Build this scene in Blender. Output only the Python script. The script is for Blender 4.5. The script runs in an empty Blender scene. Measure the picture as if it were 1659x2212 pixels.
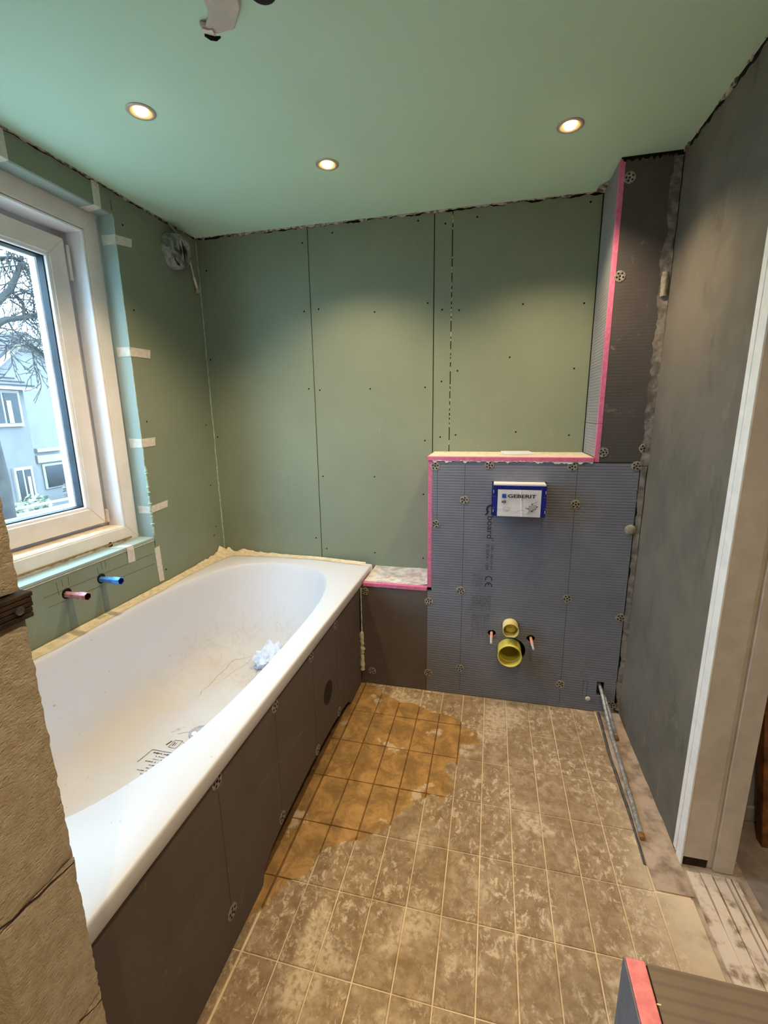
import bpy, bmesh, math, random
from mathutils import Vector, Matrix, noise as mnoise

SC = bpy.context.scene
COL = SC.collection
R = random.Random(7)

# ------------------------------------------------------------------ camera
CAM = Vector((0.0, 0.0, 1.398))
cd = bpy.data.cameras.new('camera')
cam = bpy.data.objects.new('camera', cd)
COL.objects.link(cam)
_r = Vector((0.97313266, 0.22981616, -0.01404881))
_u = Vector((-0.03636337, 0.21365464, 0.97623225))
_f = Vector((-0.22735554, 0.94949262, -0.21627119))
cam.matrix_world = Matrix(((_r.x, _u.x, -_f.x, CAM.x), (_r.y, _u.y, -_f.y, CAM.y), (_r.z, _u.z, -_f.z, CAM.z), (0, 0, 0, 1)))
cd.sensor_fit = 'VERTICAL'
cd.sensor_height = 24.0
cd.lens = 24.0 * 970.47 / 2212.0
cd.clip_start = 0.02
cd.clip_end = 300
SC.camera = cam

# ------------------------------------------------------------------ world: overcast sky, brighter towards the zenith
W = bpy.data.worlds.new('overcast_sky')
SC.world = W
W.use_nodes = True
_n, _l = W.node_tree.nodes, W.node_tree.links
_n.clear()
_o = _n.new('ShaderNodeOutputWorld')
_b = _n.new('ShaderNodeBackground')
_tc = _n.new('ShaderNodeTexCoord')
_sx = _n.new('ShaderNodeSeparateXYZ')
_mr = _n.new('ShaderNodeMapRange')
_mr.inputs['From Min'].default_value = 0.0
_mr.inputs['From Max'].default_value = 1.0
_mr.inputs['To Min'].default_value = 1.0
_mr.inputs['To Max'].default_value = 2.0
_l.new(_tc.outputs['Generated'], _sx.inputs[0])
_l.new(_sx.outputs['Z'], _mr.inputs['Value'])
_b.inputs['Color'].default_value = (0.46, 0.75, 1.0, 1)
SKY = 6.9
_mul = _n.new('ShaderNodeMath'); _mul.operation = 'MULTIPLY'; _mul.inputs[1].default_value = SKY
_l.new(_mr.outputs[0], _mul.inputs[0])
_l.new(_mul.outputs[0], _b.inputs['Strength'])
_l.new(_b.outputs[0], _o.inputs[0])

# ------------------------------------------------------------------ exposure and lamp powers
SC.view_settings.view_transform = 'Standard'
SC.view_settings.look = 'None'
SC.view_settings.gamma = 1.0
SC.view_settings.use_curve_mapping = False
SC.view_settings.exposure = 1.02
SPOT_W = 22.0          # each recessed ceiling spot
HALL_W = 5.0           # added unseen fill light in the hallway
WARM = (1.0, 0.76, 0.46)

# ------------------------------------------------------------------ dimensions (metres)
XL, YB, YG, ZC = -1.551, 2.052, 2.316, 2.303
XC, XS = 0.4265, -0.280
ZT = 0.589
def XR(z): return 0.625 + 0.0055 * z
YFRONT = -1.25

# ------------------------------------------------------------------ helpers
def lin(c):
    return tuple(((v / 255) / 12.92 if v / 255 <= 0.04045 else ((v / 255 + 0.055) / 1.055) ** 2.4) for v in c) + (1.0,)

class MB:
    """collects shapes in world coordinates and links them as ONE mesh object"""
    def __init__(s): s.v = []; s.f = []
    def add(s, vs, fs):
        k = len(s.v); s.v += [tuple(v) for v in vs]; s.f += [tuple(i + k for i in f) for f in fs]
        return s
    def box(s, x0, x1, y0, y1, z0, z1):
        return s.add([(x, y, z) for x in (x0, x1) for y in (y0, y1) for z in (z0, z1)],
                     [(0, 1, 3, 2), (4, 6, 7, 5), (0, 4, 5, 1), (2, 3, 7, 6), (0, 2, 6, 4), (1, 5, 7, 3)])
    def hexa(s, a, b):
        """a, b: two quads (4 points each), joined"""
        return s.add(list(a) + list(b), [(3, 2, 1, 0), (4, 5, 6, 7), (0, 1, 5, 4), (1, 2, 6, 5), (2, 3, 7, 6), (3, 0, 4, 7)])
    def prism(s, pts, axis, a, b):
        """2-D polygon extruded along an axis: pts are the two other coordinates in order"""
        def P(p, t):
            return {'X': (t, p[0], p[1]), 'Y': (p[0], t, p[1]), 'Z': (p[0], p[1], t)}[axis]
        n = len(pts)
        return s.add([P(p, a) for p in pts] + [P(p, b) for p in pts],
                     [tuple(range(n))[::-1], tuple(range(n, 2 * n))] + [(i, (i + 1) % n, n + (i + 1) % n, n + i) for i in range(n)])
    def tube(s, path, rad, n=10, cap=True):
        path = [Vector(p) for p in path]
        m = len(path)
        rads = rad if isinstance(rad, (list, tuple)) else [rad] * m
        vs, fs = [], []
        ref = None
        for i, p in enumerate(path):
            t = (path[min(i + 1, m - 1)] - path[max(i - 1, 0)]).normalized()
            if ref is None:
                ref = Vector((0, 0, 1)) if abs(t.z) < 0.9 else Vector((1, 0, 0))
            a = (ref - t * ref.dot(t)).normalized(); ref = a
            b = t.cross(a)
            for k in range(n):
                an = 2 * math.pi * k / n
                vs.append(p + (a * math.cos(an) + b * math.sin(an)) * rads[i])
        for i in range(m - 1):
            for k in range(n):
                fs.append((i * n + k, i * n + (k + 1) % n, (i + 1) * n + (k + 1) % n, (i + 1) * n + k))
        if cap:
            fs.append(tuple(range(n))[::-1]); fs.append(tuple(range((m - 1) * n, m * n)))
        return s.add(vs, fs)
    def lathe(s, c, axis, prof, n=28, close=False):
        """prof: (radius, distance along axis) pairs"""
        c = Vector(c); axis = Vector(axis).normalized()
        ref = Vector((0, 0, 1)) if abs(axis.z) < 0.9 else Vector((1, 0, 0))
        a = (ref - axis * ref.dot(axis)).normalized(); b = axis.cross(a)
        vs, fs = [], []
        for r, h in prof:
            for k in range(n):
                an = 2 * math.pi * k / n
                vs.append(c + axis * h + (a * math.cos(an) + b * math.sin(an)) * r)
        m = len(prof)
        for i in range(m if close else m - 1):
            j = (i + 1) % m
            for k in range(n):
                fs.append((i * n + k, i * n + (k + 1) % n, j * n + (k + 1) % n, j * n + k))
        return s.add(vs, fs)
    def grid(s, fn, nu, nv):
        vs = [fn(i / nu, j / nv) for i in range(nu + 1) for j in range(nv + 1)]
        w = nv + 1
        return s.add(vs, [(i * w + j, (i + 1) * w + j, (i + 1) * w + j + 1, i * w + j + 1) for i in range(nu) for j in range(nv)])
    def mesh(s, name, origin):
        me = bpy.data.meshes.new(name)
        me.from_pydata([(v[0] - origin[0], v[1] - origin[1], v[2] - origin[2]) for v in s.v], [], s.f)
        me.validate()
        bm = bmesh.new(); bm.from_mesh(me)
        bmesh.ops.recalc_face_normals(bm, faces=bm.faces)
        bm.to_mesh(me); bm.free()
        return me
    def build(s, name, m, parent=None, smooth=False, bevel=0.0, seg=2, angle=40):
        lo = [min(v[i] for v in s.v) for i in range(3)]; hi = [max(v[i] for v in s.v) for i in range(3)]
        o0 = Vector(((lo[0] + hi[0]) / 2, (lo[1] + hi[1]) / 2, lo[2]))
        me = s.mesh(name, o0)
        if m is not None: me.materials.append(m)
        o = bpy.data.objects.new(name, me); COL.objects.link(o)
        place(o, o0, parent)
        if bevel:
            b = o.modifiers.new('bevel', 'BEVEL'); b.width = bevel; b.segments = seg; b.limit_method = 'ANGLE'; b.angle_limit = math.radians(30)
        if smooth or bevel:
            for p in me.polygons: p.use_smooth = True
            e = me.attributes.new('sharp_edge', 'BOOLEAN', 'EDGE') if 'sharp_edge' not in me.attributes else me.attributes['sharp_edge']
            bm = bmesh.new(); bm.from_mesh(me)
            for ed in bm.edges:
                ed.smooth = not (len(ed.link_faces) == 2 and ed.calc_face_angle(0) > math.radians(angle))
            bm.to_mesh(me); bm.free()
        return o

WORLD0 = {}
def place(o, world, parent):
    WORLD0[o.name] = Vector(world)
    if parent is None:
        o.location = world
    else:
        o.parent = parent
        o.location = Vector(world) - WORLD0[parent.name]

def thing(name, label, cat, loc, group=None):
    o = bpy.data.objects.new(name, None); COL.objects.link(o)
    o.empty_display_size = 0.05
    place(o, loc, None)
    return tag(o, label, cat, group)
def tag(o, label, cat, group=None):
    o['label'] = label; o['category'] = cat
    if group: o['group'] = group
    return o
def struct(o):
    o['kind'] = 'structure'; return o
def empty_struct(name, loc):
    o = bpy.data.objects.new(name, None); COL.objects.link(o)
    o.empty_display_size = 0.05
    place(o, loc, None); o['kind'] = 'structure'
    return o
def dup(o, world, parent=None):
    """copy of one object sharing its mesh, put at a world place"""
    c = o.copy(); COL.objects.link(c)
    c.parent = None
    place(c, world, parent)
    return c
def fbm(p, s=1.0, oct=4):
    return mnoise.fractal(Vector(p) * s, 1.0, 2.0, oct)
def box(name, m, parent, x0, x1, y0, y1, z0, z1, bevel=0.0):
    return MB().box(x0, x1, y0, y1, z0, z1).build(name, m, parent, bevel=bevel)

# ------------------------------------------------------------------ materials
class Mat:
    def __init__(s, name, rough=0.7, metallic=0.0, spec=0.3):
        s.m = bpy.data.materials.new(name); s.m.use_nodes = True
        s.n, s.l = s.m.node_tree.nodes, s.m.node_tree.links
        s.b = s.n['Principled BSDF']
        s.b.inputs['Roughness'].default_value = rough
        s.b.inputs['Metallic'].default_value = metallic
        s.b.inputs['Specular IOR Level'].default_value = spec
        s.pos = s.n.new('ShaderNodeNewGeometry').outputs['Position']
        s.xyz = s.n.new('ShaderNodeSeparateXYZ'); s.l.new(s.pos, s.xyz.inputs[0])
    def ax(s, a): return s.xyz.outputs[a]
    def scaled(s, sx, sy, sz):
        v = s.n.new('ShaderNodeVectorMath'); v.operation = 'MULTIPLY'
        s.l.new(s.pos, v.inputs[0]); v.inputs[1].default_value = (sx, sy, sz)
        return v.outputs[0]
    def noise(s, scale, detail=5, rough=0.6, vec=None, dist=0.0):
        t = s.n.new('ShaderNodeTexNoise'); t.inputs['Scale'].default_value = scale
        t.inputs['Detail'].default_value = detail; t.inputs['Roughness'].default_value = rough
        t.inputs['Distortion'].default_value = dist
        s.l.new(vec or s.pos, t.inputs['Vector'])
        return t.outputs['Fac']
    def rng(s, v, a, b, c=0.0, d=1.0, smooth=True):
        t = s.n.new('ShaderNodeMapRange')
        if smooth: t.interpolation_type = 'SMOOTHSTEP'
        s.l.new(v, t.inputs['Value'])
        for k, x in zip(('From Min', 'From Max', 'To Min', 'To Max'), (a, b, c, d)): t.inputs[k].default_value = x
        return t.outputs[0]
    def math(s, op, a, b=None, clamp=False):
        t = s.n.new('ShaderNodeMath'); t.operation = op; t.use_clamp = clamp
        for i, x in enumerate((a, b)):
            if x is None: continue
            if isinstance(x, (int, float)): t.inputs[i].default_value = x
            else: s.l.new(x, t.inputs[i])
        return t.outputs[0]
    def mix(s, fac, a, b):
        t = s.n.new('ShaderNodeMix'); t.data_type = 'RGBA'
        if isinstance(fac, (int, float)): t.inputs['Factor'].default_value = fac
        else: s.l.new(fac, t.inputs['Factor'])
        for k, x in ((6, a), (7, b)):
            if isinstance(x, tuple): t.inputs[k].default_value = x
            else: s.l.new(x, t.inputs[k])
        return t.outputs[2]
    def color(s, c):
        if isinstance(c, tuple): s.b.inputs['Base Color'].default_value = c
        else: s.l.new(c, s.b.inputs['Base Color'])
        return s
    def rough(s, v): s.l.new(v, s.b.inputs['Roughness']); return s
    def bump(s, h, strength=0.3, dist=0.002):
        t = s.n.new('ShaderNodeBump'); t.inputs['Strength'].default_value = strength; t.inputs['Distance'].default_value = dist
        s.l.new(h, t.inputs['Height']); s.l.new(t.outputs[0], s.b.inputs['Normal'])
        return s

def plain(name, c, c2=None, scale=30, rough=0.7, bump=0.0, bscale=120, metallic=0.0, lo=0.35, hi=0.65, dist=0.001, spec=0.3):
    m = Mat(name, rough, metallic, spec)
    c = lin(c)
    if c2 is None: c2 = tuple(v * 0.86 for v in c[:3]) + (1,)
    else: c2 = lin(c2)
    m.color(m.mix(m.rng(m.noise(scale), lo, hi), c, c2))
    if bump: m.bump(m.noise(bscale, 6), bump, dist)
    return m.m

def greenboard(name, c):
    m = Mat(name, 0.75)
    base = m.mix(m.rng(m.noise(3, 4), 0.3, 0.7), lin(c), tuple(v * 0.92 for v in lin(c)[:3]) + (1,))
    scuff = m.math('MULTIPLY', m.rng(m.noise(5, 3), 0.56, 0.72), m.rng(m.noise(160, 3), 0.58, 0.7))
    base = m.mix(m.math('MULTIPLY', scuff, 0.28), base, lin((205, 210, 200)))
    m.color(base).bump(m.noise(700, 2), 0.15, 0.0004)
    return m.m
GREEN = greenboard('green_plasterboard', (131, 140, 121))
GREEN_REVEAL = greenboard('pale_green_reveal_board', (158, 174, 168))
m = Mat('mint_ceiling_board', 0.8)
m.color(m.mix(m.rng(m.noise(2.0, 3), 0.3, 0.7), lin((202, 236, 216)), lin((198, 232, 211)))).bump(m.noise(500, 3), 0.2, 0.0006)
MINT = m.m

def backer(name, ridge, c=(124, 128, 144), smear=0.35, bs=0.5):
    """tile backer board: cement skin with fine ridges along one axis and dry smears"""
    m = Mat(name, 0.8)
    w = m.math('SINE', m.math('MULTIPLY', m.ax(ridge), 2 * math.pi / 0.0125))
    w2 = m.math('SINE', m.math('MULTIPLY', m.ax('X' if ridge == 'Z' else 'Z'), 2 * math.pi / 0.006))
    cross = m.math('ADD', m.math('MULTIPLY', w, 0.7), m.math('MULTIPLY', w2, 0.3))
    base = m.mix(m.rng(m.noise(6, 5), 0.3, 0.7), lin(c), tuple(v * 0.85 for v in lin(c)[:3]) + (1,))
    base = m.mix(m.math('MULTIPLY', m.rng(cross, 0.35, 0.9), 0.6 * bs), base, lin((70, 68, 74)))
    sm = m.math('MULTIPLY', m.rng(m.noise(9, 6, 0.7, dist=1.2), 0.60, 0.74), m.rng(m.noise(60, 3), 0.4, 0.6))
    base = m.mix(m.math('MULTIPLY', sm, smear), base, lin((170, 165, 160)))
    m.color(base)
    m.bump(m.math('ADD', cross, m.math('MULTIPLY', m.noise(300, 3), 0.8)), bs, 0.0008)
    return m.m
BOARD = backer('grey_backer_board', 'Z')
BOARD_COL = backer('grey_backer_board_column', 'Z', (86, 82, 84), 0.5, 0.2)
BOARD_TUB = backer('grey_backer_board_bath', 'Y', (100, 91, 86), 0.25, 0.22)
BOARD_SIDE = backer('grey_backer_board_side', 'Z', (150, 150, 152), 0.3)
BOARD_TOP = backer('brown_grey_backer_board_top', 'Y', (118, 103, 90), 0.35)
PINK = plain('pink_foam_core', (214, 122, 160), (200, 105, 146), 60, 0.85, 0.4, 300)
CORAL = plain('coral_foam_core', (222, 136, 140), (208, 118, 124), 80, 0.9, 0.5, 300)
CREAM = plain('dusty_cream_ledge', (222, 212, 200), (196, 184, 170), 30, 0.85, 0.3, 90)
DUSTY = plain('dusty_grey_ledge', (216, 214, 214), (176, 172, 168), 26, 0.85, 0.4, 80)
FOAM = plain('pale_expanding_foam', (214, 214, 190), (188, 186, 158), 60, 0.8, 0.5, 120, dist=0.002)
MINTFOAM = plain('mint_filler_bead', (178, 200, 180), (150, 168, 150), 60, 0.8, 0.5, 120, dist=0.002)
BLACK = plain('dark_gap', (18, 18, 18), (10, 10, 10), 30, 0.95)
CEDGE = plain('broken_plaster_edge', (190, 176, 172), (104, 94, 92), 45, 0.9, 0.6, 70, lo=0.45, hi=0.6, dist=0.003)
WHITE = plain('white_gloss_paint', (238, 238, 238), (228, 228, 230), 20, 0.35, 0.1, 60)
JAMB = plain('putty_gloss_paint', (204, 196, 188), (192, 184, 176), 14, 0.45, 0.1, 60)
UPVC = plain('ivory_window_plastic', (234, 228, 224), (228, 220, 214), 10, 0.35)
UPVCW = plain('white_window_plastic', (246, 244, 248), (240, 238, 242), 10, 0.3)
GASKET = plain('black_window_gasket', (30, 34, 44), (18, 20, 28), 10, 0.6)
CHROME = plain('brushed_metal', (176, 172, 166), (150, 146, 140), 40, 0.3, metallic=1.0)
WASH = plain('galvanised_washer', (182, 178, 174), (120, 116, 112), 150, 0.5, metallic=0.35)
TAPE = plain('cream_masking_tape', (214, 208, 196), (200, 194, 182), 60, 0.8, 0.2, 200)
COPPER = plain('dull_copper', (176, 134, 84), (150, 108, 60), 60, 0.45, metallic=0.5)
PIPE = plain('grey_painted_pipe', (176, 180, 188), (128, 132, 138), 70, 0.4, metallic=0.3)
YELLOW = plain('yellow_plastic', (226, 214, 104), (206, 190, 84), 12, 0.45)
CREAMP = plain('cream_plastic', (228, 216, 156), (212, 198, 130), 12, 0.45)
YDARK = plain('olive_plastic', (150, 136, 30), (120, 108, 22), 20, 0.5)
SLEEVE = plain('pink_bolt_sleeve', (222, 178, 158), (206, 160, 140), 20, 0.5)
BOLTW = plain('whitened_bolt_end', (214, 214, 214), (176, 176, 176), 60, 0.4)
NAVY = plain('navy_blue_plastic', (26, 40, 138), (20, 30, 112), 30, 0.35)
PAPER = plain('white_label_paper', (222, 222, 230), (208, 208, 218), 14, 0.6, 0.15, 50)
BLUE = plain('blue_square_print', (20, 84, 190), (20, 80, 184), 10, 0.6)
INK = plain('black_print', (28, 28, 30), (22, 22, 24), 10, 0.7)
GINK = plain('grey_print', (56, 54, 60), (48, 46, 52), 10, 0.8)
LINK = plain('pale_grey_print', (120, 120, 130), (110, 110, 120), 10, 0.8)
REDP = plain('red_pipe_cap', (206, 160, 162), (176, 112, 116), 40, 0.5)
REDIN = plain('shaded_red_pipe_inside', (70, 14, 14), (46, 8, 8), 40, 0.6)
BLUEP = plain('blue_pipe_cap', (96, 160, 236), (72, 134, 222), 40, 0.4)
BLUEIN = plain('shaded_blue_pipe_inside', (16, 50, 140), (10, 34, 110), 40, 0.5)
DUCTM = plain('translucent_duct_plastic', (176, 182, 180), (112, 118, 116), 30, 0.35, 0.5, 40, dist=0.004)
CABLE = plain('white_cable', (206, 206, 196), (190, 190, 180), 30, 0.5)
FABRIC = plain('protective_fleece', (226, 214, 190), (206, 192, 164), 40, 0.9, 0.6, 120, dist=0.002)
BAGM = plain('bluish_white_plastic_film', (214, 224, 246), (190, 204, 232), 20, 0.25, 0.1, 60, lo=0.45, hi=0.6)
WOOD = plain('dark_rough_timber', (64, 50, 38), (36, 28, 22), 40, 0.9, 0.7, 80, dist=0.003)
PLANK = plain('paint_worn_plank', (208, 194, 182), (130, 108, 90), 22, 0.8, 0.5, 60, lo=0.48, hi=0.7, dist=0.002)
OWOOD = plain('orange_wood', (150, 96, 50), (70, 44, 28), 9, 0.6, 0.2, 40)
HALLW = plain('grey_hall_wall', (166, 162, 164), (158, 154, 156), 10, 0.8)
HALLF = plain('dusty_hall_floor', (150, 138, 128), (128, 114, 102), 14, 0.8, 0.3, 60)
PLASTERW = plain('off_white_plaster', (206, 200, 190), (196, 190, 180), 8, 0.85)
CONCRETE = plain('dusty_concrete', (178, 160, 146), (124, 108, 96), 16, 0.9, 0.6, 60, dist=0.002, lo=0.4, hi=0.72)
SMEAR = plain('grey_plaster_smear', (132, 126, 122), (92, 88, 86), 30, 0.9, 0.7, 60, dist=0.003)
# aerated concrete block
m = Mat('aerated_concrete', 0.95, spec=0.1)
v = m.n.new('ShaderNodeTexVoronoi'); v.inputs['Scale'].default_value = 230; m.l.new(m.scaled(1, 0.55, 1), v.inputs['Vector'])
h = m.math('ADD', m.math('MULTIPLY', m.rng(m.noise(190, 5, 0.75, m.scaled(1, 0.6, 1)), 0.3, 0.7), 1.2), m.rng(v.outputs['Distance'], 0.0, 0.5))
m.color(m.mix(m.rng(m.noise(60, 5), 0.35, 0.65), lin((238, 222, 200)), lin((222, 202, 174)))).bump(h, 1.0, 0.0045)
AAC = m.m
MORTAR = plain('grey_mortar', (120, 100, 82), (84, 70, 56), 60, 0.95, 0.5, 120)
# dark plaster of the right wall
m = Mat('dark_grey_plaster', 0.7)
b = m.mix(m.rng(m.noise(4, 6), 0.3, 0.7), lin((114, 108, 99)), lin((95, 91, 84)))
b = m.mix(m.math('MULTIPLY', m.rng(m.noise(14, 6, 0.7, m.scaled(1, 1, 0.25), 0.6), 0.58, 0.72), 0.55), b, lin((66, 64, 60)))
b = m.mix(m.math('MULTIPLY', m.rng(m.noise(9, 6, 0.7, m.scaled(1, 1, 0.3), 1.0), 0.62, 0.76), 0.35), b, lin((160, 156, 148)))
m.color(b).bump(m.noise(40, 6), 0.25, 0.002)
RPLASTER = m.m
# bath enamel: dust film lying on the bottom and along the back shoulder
m = Mat('white_bath_acrylic', 0.34, spec=0.10)
d = m.math('MULTIPLY', m.rng(m.ax('Z'), 0.40, 0.20), m.rng(m.noise(3.0, 4, 0.5, dist=0.3), 0.20, 0.75))
b = m.mix(m.math('MULTIPLY', d, 0.55), lin((206, 207, 214)), lin((202, 188, 164)))
st = m.math('MULTIPLY', m.rng(m.math('ABSOLUTE', m.math('SUBTRACT', m.noise(7, 6, 0.65, dist=0.5), 0.5)), 0.03, 0.0), m.rng(m.ax('Z'), 0.42, 0.28))
st = m.math('MULTIPLY', st, m.rng(m.ax('Y'), 1.45, 1.75))
b = m.mix(m.math('MULTIPLY', st, 0.12), b, lin((150, 118, 84)))
mk = m.math('MULTIPLY', m.rng(m.noise(60, 2), 0.70, 0.75), m.rng(m.noise(4, 2), 0.5, 0.6))
b = m.mix(m.math('MULTIPLY', mk, 0.5), b, lin((120, 110, 104)))
m.color(b); m.rough(m.rng(d, 0, 1, 0.28, 0.6))
ACRYLIC = m.m
# the green wall under the window: darker streaks below the two pipes and pencil lines
def floor_material(name, dry, dry2, dust, wet, is_grout=False):
    m = Mat(name, 0.6)
    x, y = m.ax('X'), m.ax('Y')
    fc = m.n.new('ShaderNodeFloatCurve')
    c = fc.mapping.curves[0]
    # wet front: x position (shifted by +1) against y / 2.2
    pts = [(0.62, 0.30), (0.80, 0.33), (0.93, 0.42), (1.10, 0.52), (1.22, 0.66), (1.35, 0.80), (1.50, 0.90), (1.66, 0.97), (1.74, 1.0), (1.82, 0.93), (1.93, 0.62), (2.05, 0.40)]
    while len(c.points) < len(pts): c.points.new(0.5, 0.5)
    for p, (a, q) in zip(c.points, pts): p.location = (a / 2.2, q)
    fc.mapping.update()
    m.l.new(m.math('DIVIDE', y, 2.2), fc.inputs['Value'])
    front = m.math('SUBTRACT', fc.outputs[0], 1.0)
    edge = m.math('MULTIPLY', m.math('SUBTRACT', m.noise(5, 4, 0.5, dist=0.4), 0.5), 0.36)
    dist = m.math('SUBTRACT', m.math('ADD', front, edge), x)
    wetm = m.rng(dist, -0.004, 0.012)
    info = m.n.new('ShaderNodeObjectInfo')
    base = m.mix(m.rng(m.noise(26, 6, 0.7), 0.34, 0.66), lin(dry), lin(dry2))
    if not is_grout:
        base = m.mix(m.math('MULTIPLY', info.outputs['Random'], 0.35), base, lin(dry2))
        streak = m.noise(40, 9, 0.8, m.scaled(1.0, 0.7, 1), 0.45)
        patch = m.noise(2.6, 4, 0.6)
        dm = m.math('MULTIPLY', m.rng(streak, 0.50, 0.60), m.rng(patch, 0.36, 0.60, 0.08, 1.0))
        right = m.rng(x, 0.38, 0.62)
        near = m.rng(m.math('ABSOLUTE', m.math('SUBTRACT', y, 1.22)), 0.55, 0.0)
        dm = m.math('MAXIMUM', dm, m.math('MULTIPLY', m.math('MULTIPLY', right, near), m.rng(m.noise(6, 4), 0.25, 0.5)))
        pale = m.math('MULTIPLY', m.rng(m.noise(4.2, 4, 0.55, dist=0.5), 0.52, 0.64), m.rng(m.noise(60, 4), 0.3, 0.6))
        dm = m.math('MAXIMUM', dm, m.math('MULTIPLY', pale, 0.75))
        base = m.mix(m.math('MULTIPLY', dm, 0.75), base, lin(dust))
    else:
        base = m.mix(m.rng(m.noise(8, 4), 0.35, 0.6), base, lin(dust))
    wcol = m.mix(m.rng(m.noise(13, 7, 0.75, dist=0.5), 0.36, 0.62), lin(wet), tuple(v * 0.55 for v in lin(wet)[:3]) + (1,))
    if not is_grout:
        wcol = m.mix(m.math('MULTIPLY', m.rng(m.noise(7, 6, 0.6, dist=0.4), 0.60, 0.66), 0.55), wcol, lin(dust))
    m.color(m.mix(wetm, base, wcol))
    m.rough(m.math('ADD', m.rng(wetm, 0, 1, 0.62, 0.36), m.math('MULTIPLY', m.noise(40, 4), 0.1)))
    m.bump(m.noise(120, 5), 0.25, 0.0012)
    return m.m
TILE = floor_material('brown_slate_tile', (168, 146, 120), (132, 110, 86), (226, 210, 188), (186, 146, 92))
GROUT = floor_material('sandy_grout', (214, 192, 160), (196, 170, 136), (222, 204, 176), (122, 92, 54), True)

# ------------------------------------------------------------------ STRUCTURE: floor
floor = struct(MB().box(-1.75, 0.80, YFRONT, 2.45, -0.12, -0.0035).build('floor', GROUT))
tile_mesh = None
PX, PY, X0, Y0 = 0.1017, 0.2036, 0.0115, 1.0055
def tile_at(x0, x1, y0, y1, dz):
    global tile_mesh
    full = abs(x1 - x0 - (PX - 0.004)) < 1e-4 and abs(y1 - y0 - (PY - 0.004)) < 1e-4
    c = Vector(((x0 + x1) / 2, (y0 + y1) / 2, -0.008 + dz))
    if full and tile_mesh is not None:
        return dup(tile_mesh, c, floor)
    hx, hy, b = (x1 - x0) / 2, (y1 - y0) / 2, 0.0018
    mb = MB()
    lo = [(-hx, -hy, 0), (hx, -hy, 0), (hx, hy, 0), (-hx, hy, 0)]
    md = [(p[0], p[1], 0.0066) for p in lo]
    up = [(p[0] * (1 - b / hx), p[1] * (1 - b / hy), 0.008) for p in lo]
    mb.add(lo + md + up, [(3, 2, 1, 0), (8, 9, 10, 11)] + [(i + k, (i + 1) % 4 + k, (i + 1) % 4 + 4 + k, i + 4 + k) for k in (0, 4) for i in range(4)])
    me = mb.mesh('tile', (0, 0, 0)); me.materials.append(TILE)
    o = bpy.data.objects.new('tile', me); COL.objects.link(o); place(o, c, floor)
    if full: tile_mesh = o
    return o
for j in range(-3, 6):
    ya, yb = Y0 + j * PY + 0.002, Y0 + (j + 1) * PY - 0.002
    yb = min(yb, 2.049)
    for i in range(-6, 6):
        xa, xb = X0 + i * PX + 0.002, X0 + (i + 1) * PX - 0.002
        if i == -6: xa = max(xa, -0.598)
        if xb > 0.53 and ya > 1.15: continue
        if xa < 0.185 and xa > 0.1 and False: continue
        tile_at(xa, xb, ya, yb, R.uniform(-0.0006, 0.0004))
    tile_at(-0.640, -0.6045, ya, yb, R.uniform(-0.0006, 0.0002))     # narrow cut tile against the bath panel
def cz(u, v):
    x, y = 0.523 + u * (XR(0) - 0.523), 1.215 + v * 0.835
    return (x, y, 0.0008 + 0.004 * (0.5 + fbm((x, y, 0), 14)) * min(1, v * 12))
MB().grid(cz, 8, 50).build('concrete_strip', CONCRETE, floor, smooth=True)
MB().tube([(0.523 - 0.007, 1.29, 0.0004), (0.523, 1.5, 0.0006), (0.524, 1.8, 0.0006), (0.535, 2.04, 0.0006)], [0.004, 0.005, 0.006, 0.008], 6).build('pipe_groove', plain('groove_grey', (92, 92, 96), (70, 70, 74), 40, 0.9), floor)
MB().box(0.772, 2.4, -1.25, 1.62, -0.1, -0.004).build('hall_floor', HALLF, floor)
# threshold of worn planks in the doorway
def cz2(u, v):
    x, y = 0.6155 + u * 0.1845, 0.40 + v * 0.96
    return (x, y, -0.0022 + 0.0015 * fbm((x, y, 4), 16))
MB().grid(cz2, 12, 50).build('concrete_bed', CONCRETE, floor, smooth=True)
thr = empty_struct('trim_1', (0.70, 0.85, 0))
for xa, xb, dz in ((0.633, 0.668, 0.002), (0.670, 0.700, 0.005), (0.703, 0.735, 0.003), (0.737, 0.748, 0.008), (0.752, 0.768, 0.004)):
    MB().add([(xa + 0.004 * fbm((xa, k * .1, 3), 6) if s == 0 else xb + 0.004 * fbm((xb, k * .1, 9), 6), 0.42 + k * 0.0875, z) for k in range(11) for s in (0, 1) for z in (-0.003, dz + 0.002)],
             [f for k in range(10) for f in ((4 * k + 1, 4 * k + 3, 4 * k + 7, 4 * k + 5), (4 * k, 4 * k + 1, 4 * k + 5, 4 * k + 4), (4 * k + 3, 4 * k + 2, 4 * k + 6, 4 * k + 7))] + [(0, 2, 3, 1), (40, 41, 43, 42)]).build('plank', PLANK, thr)

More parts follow.
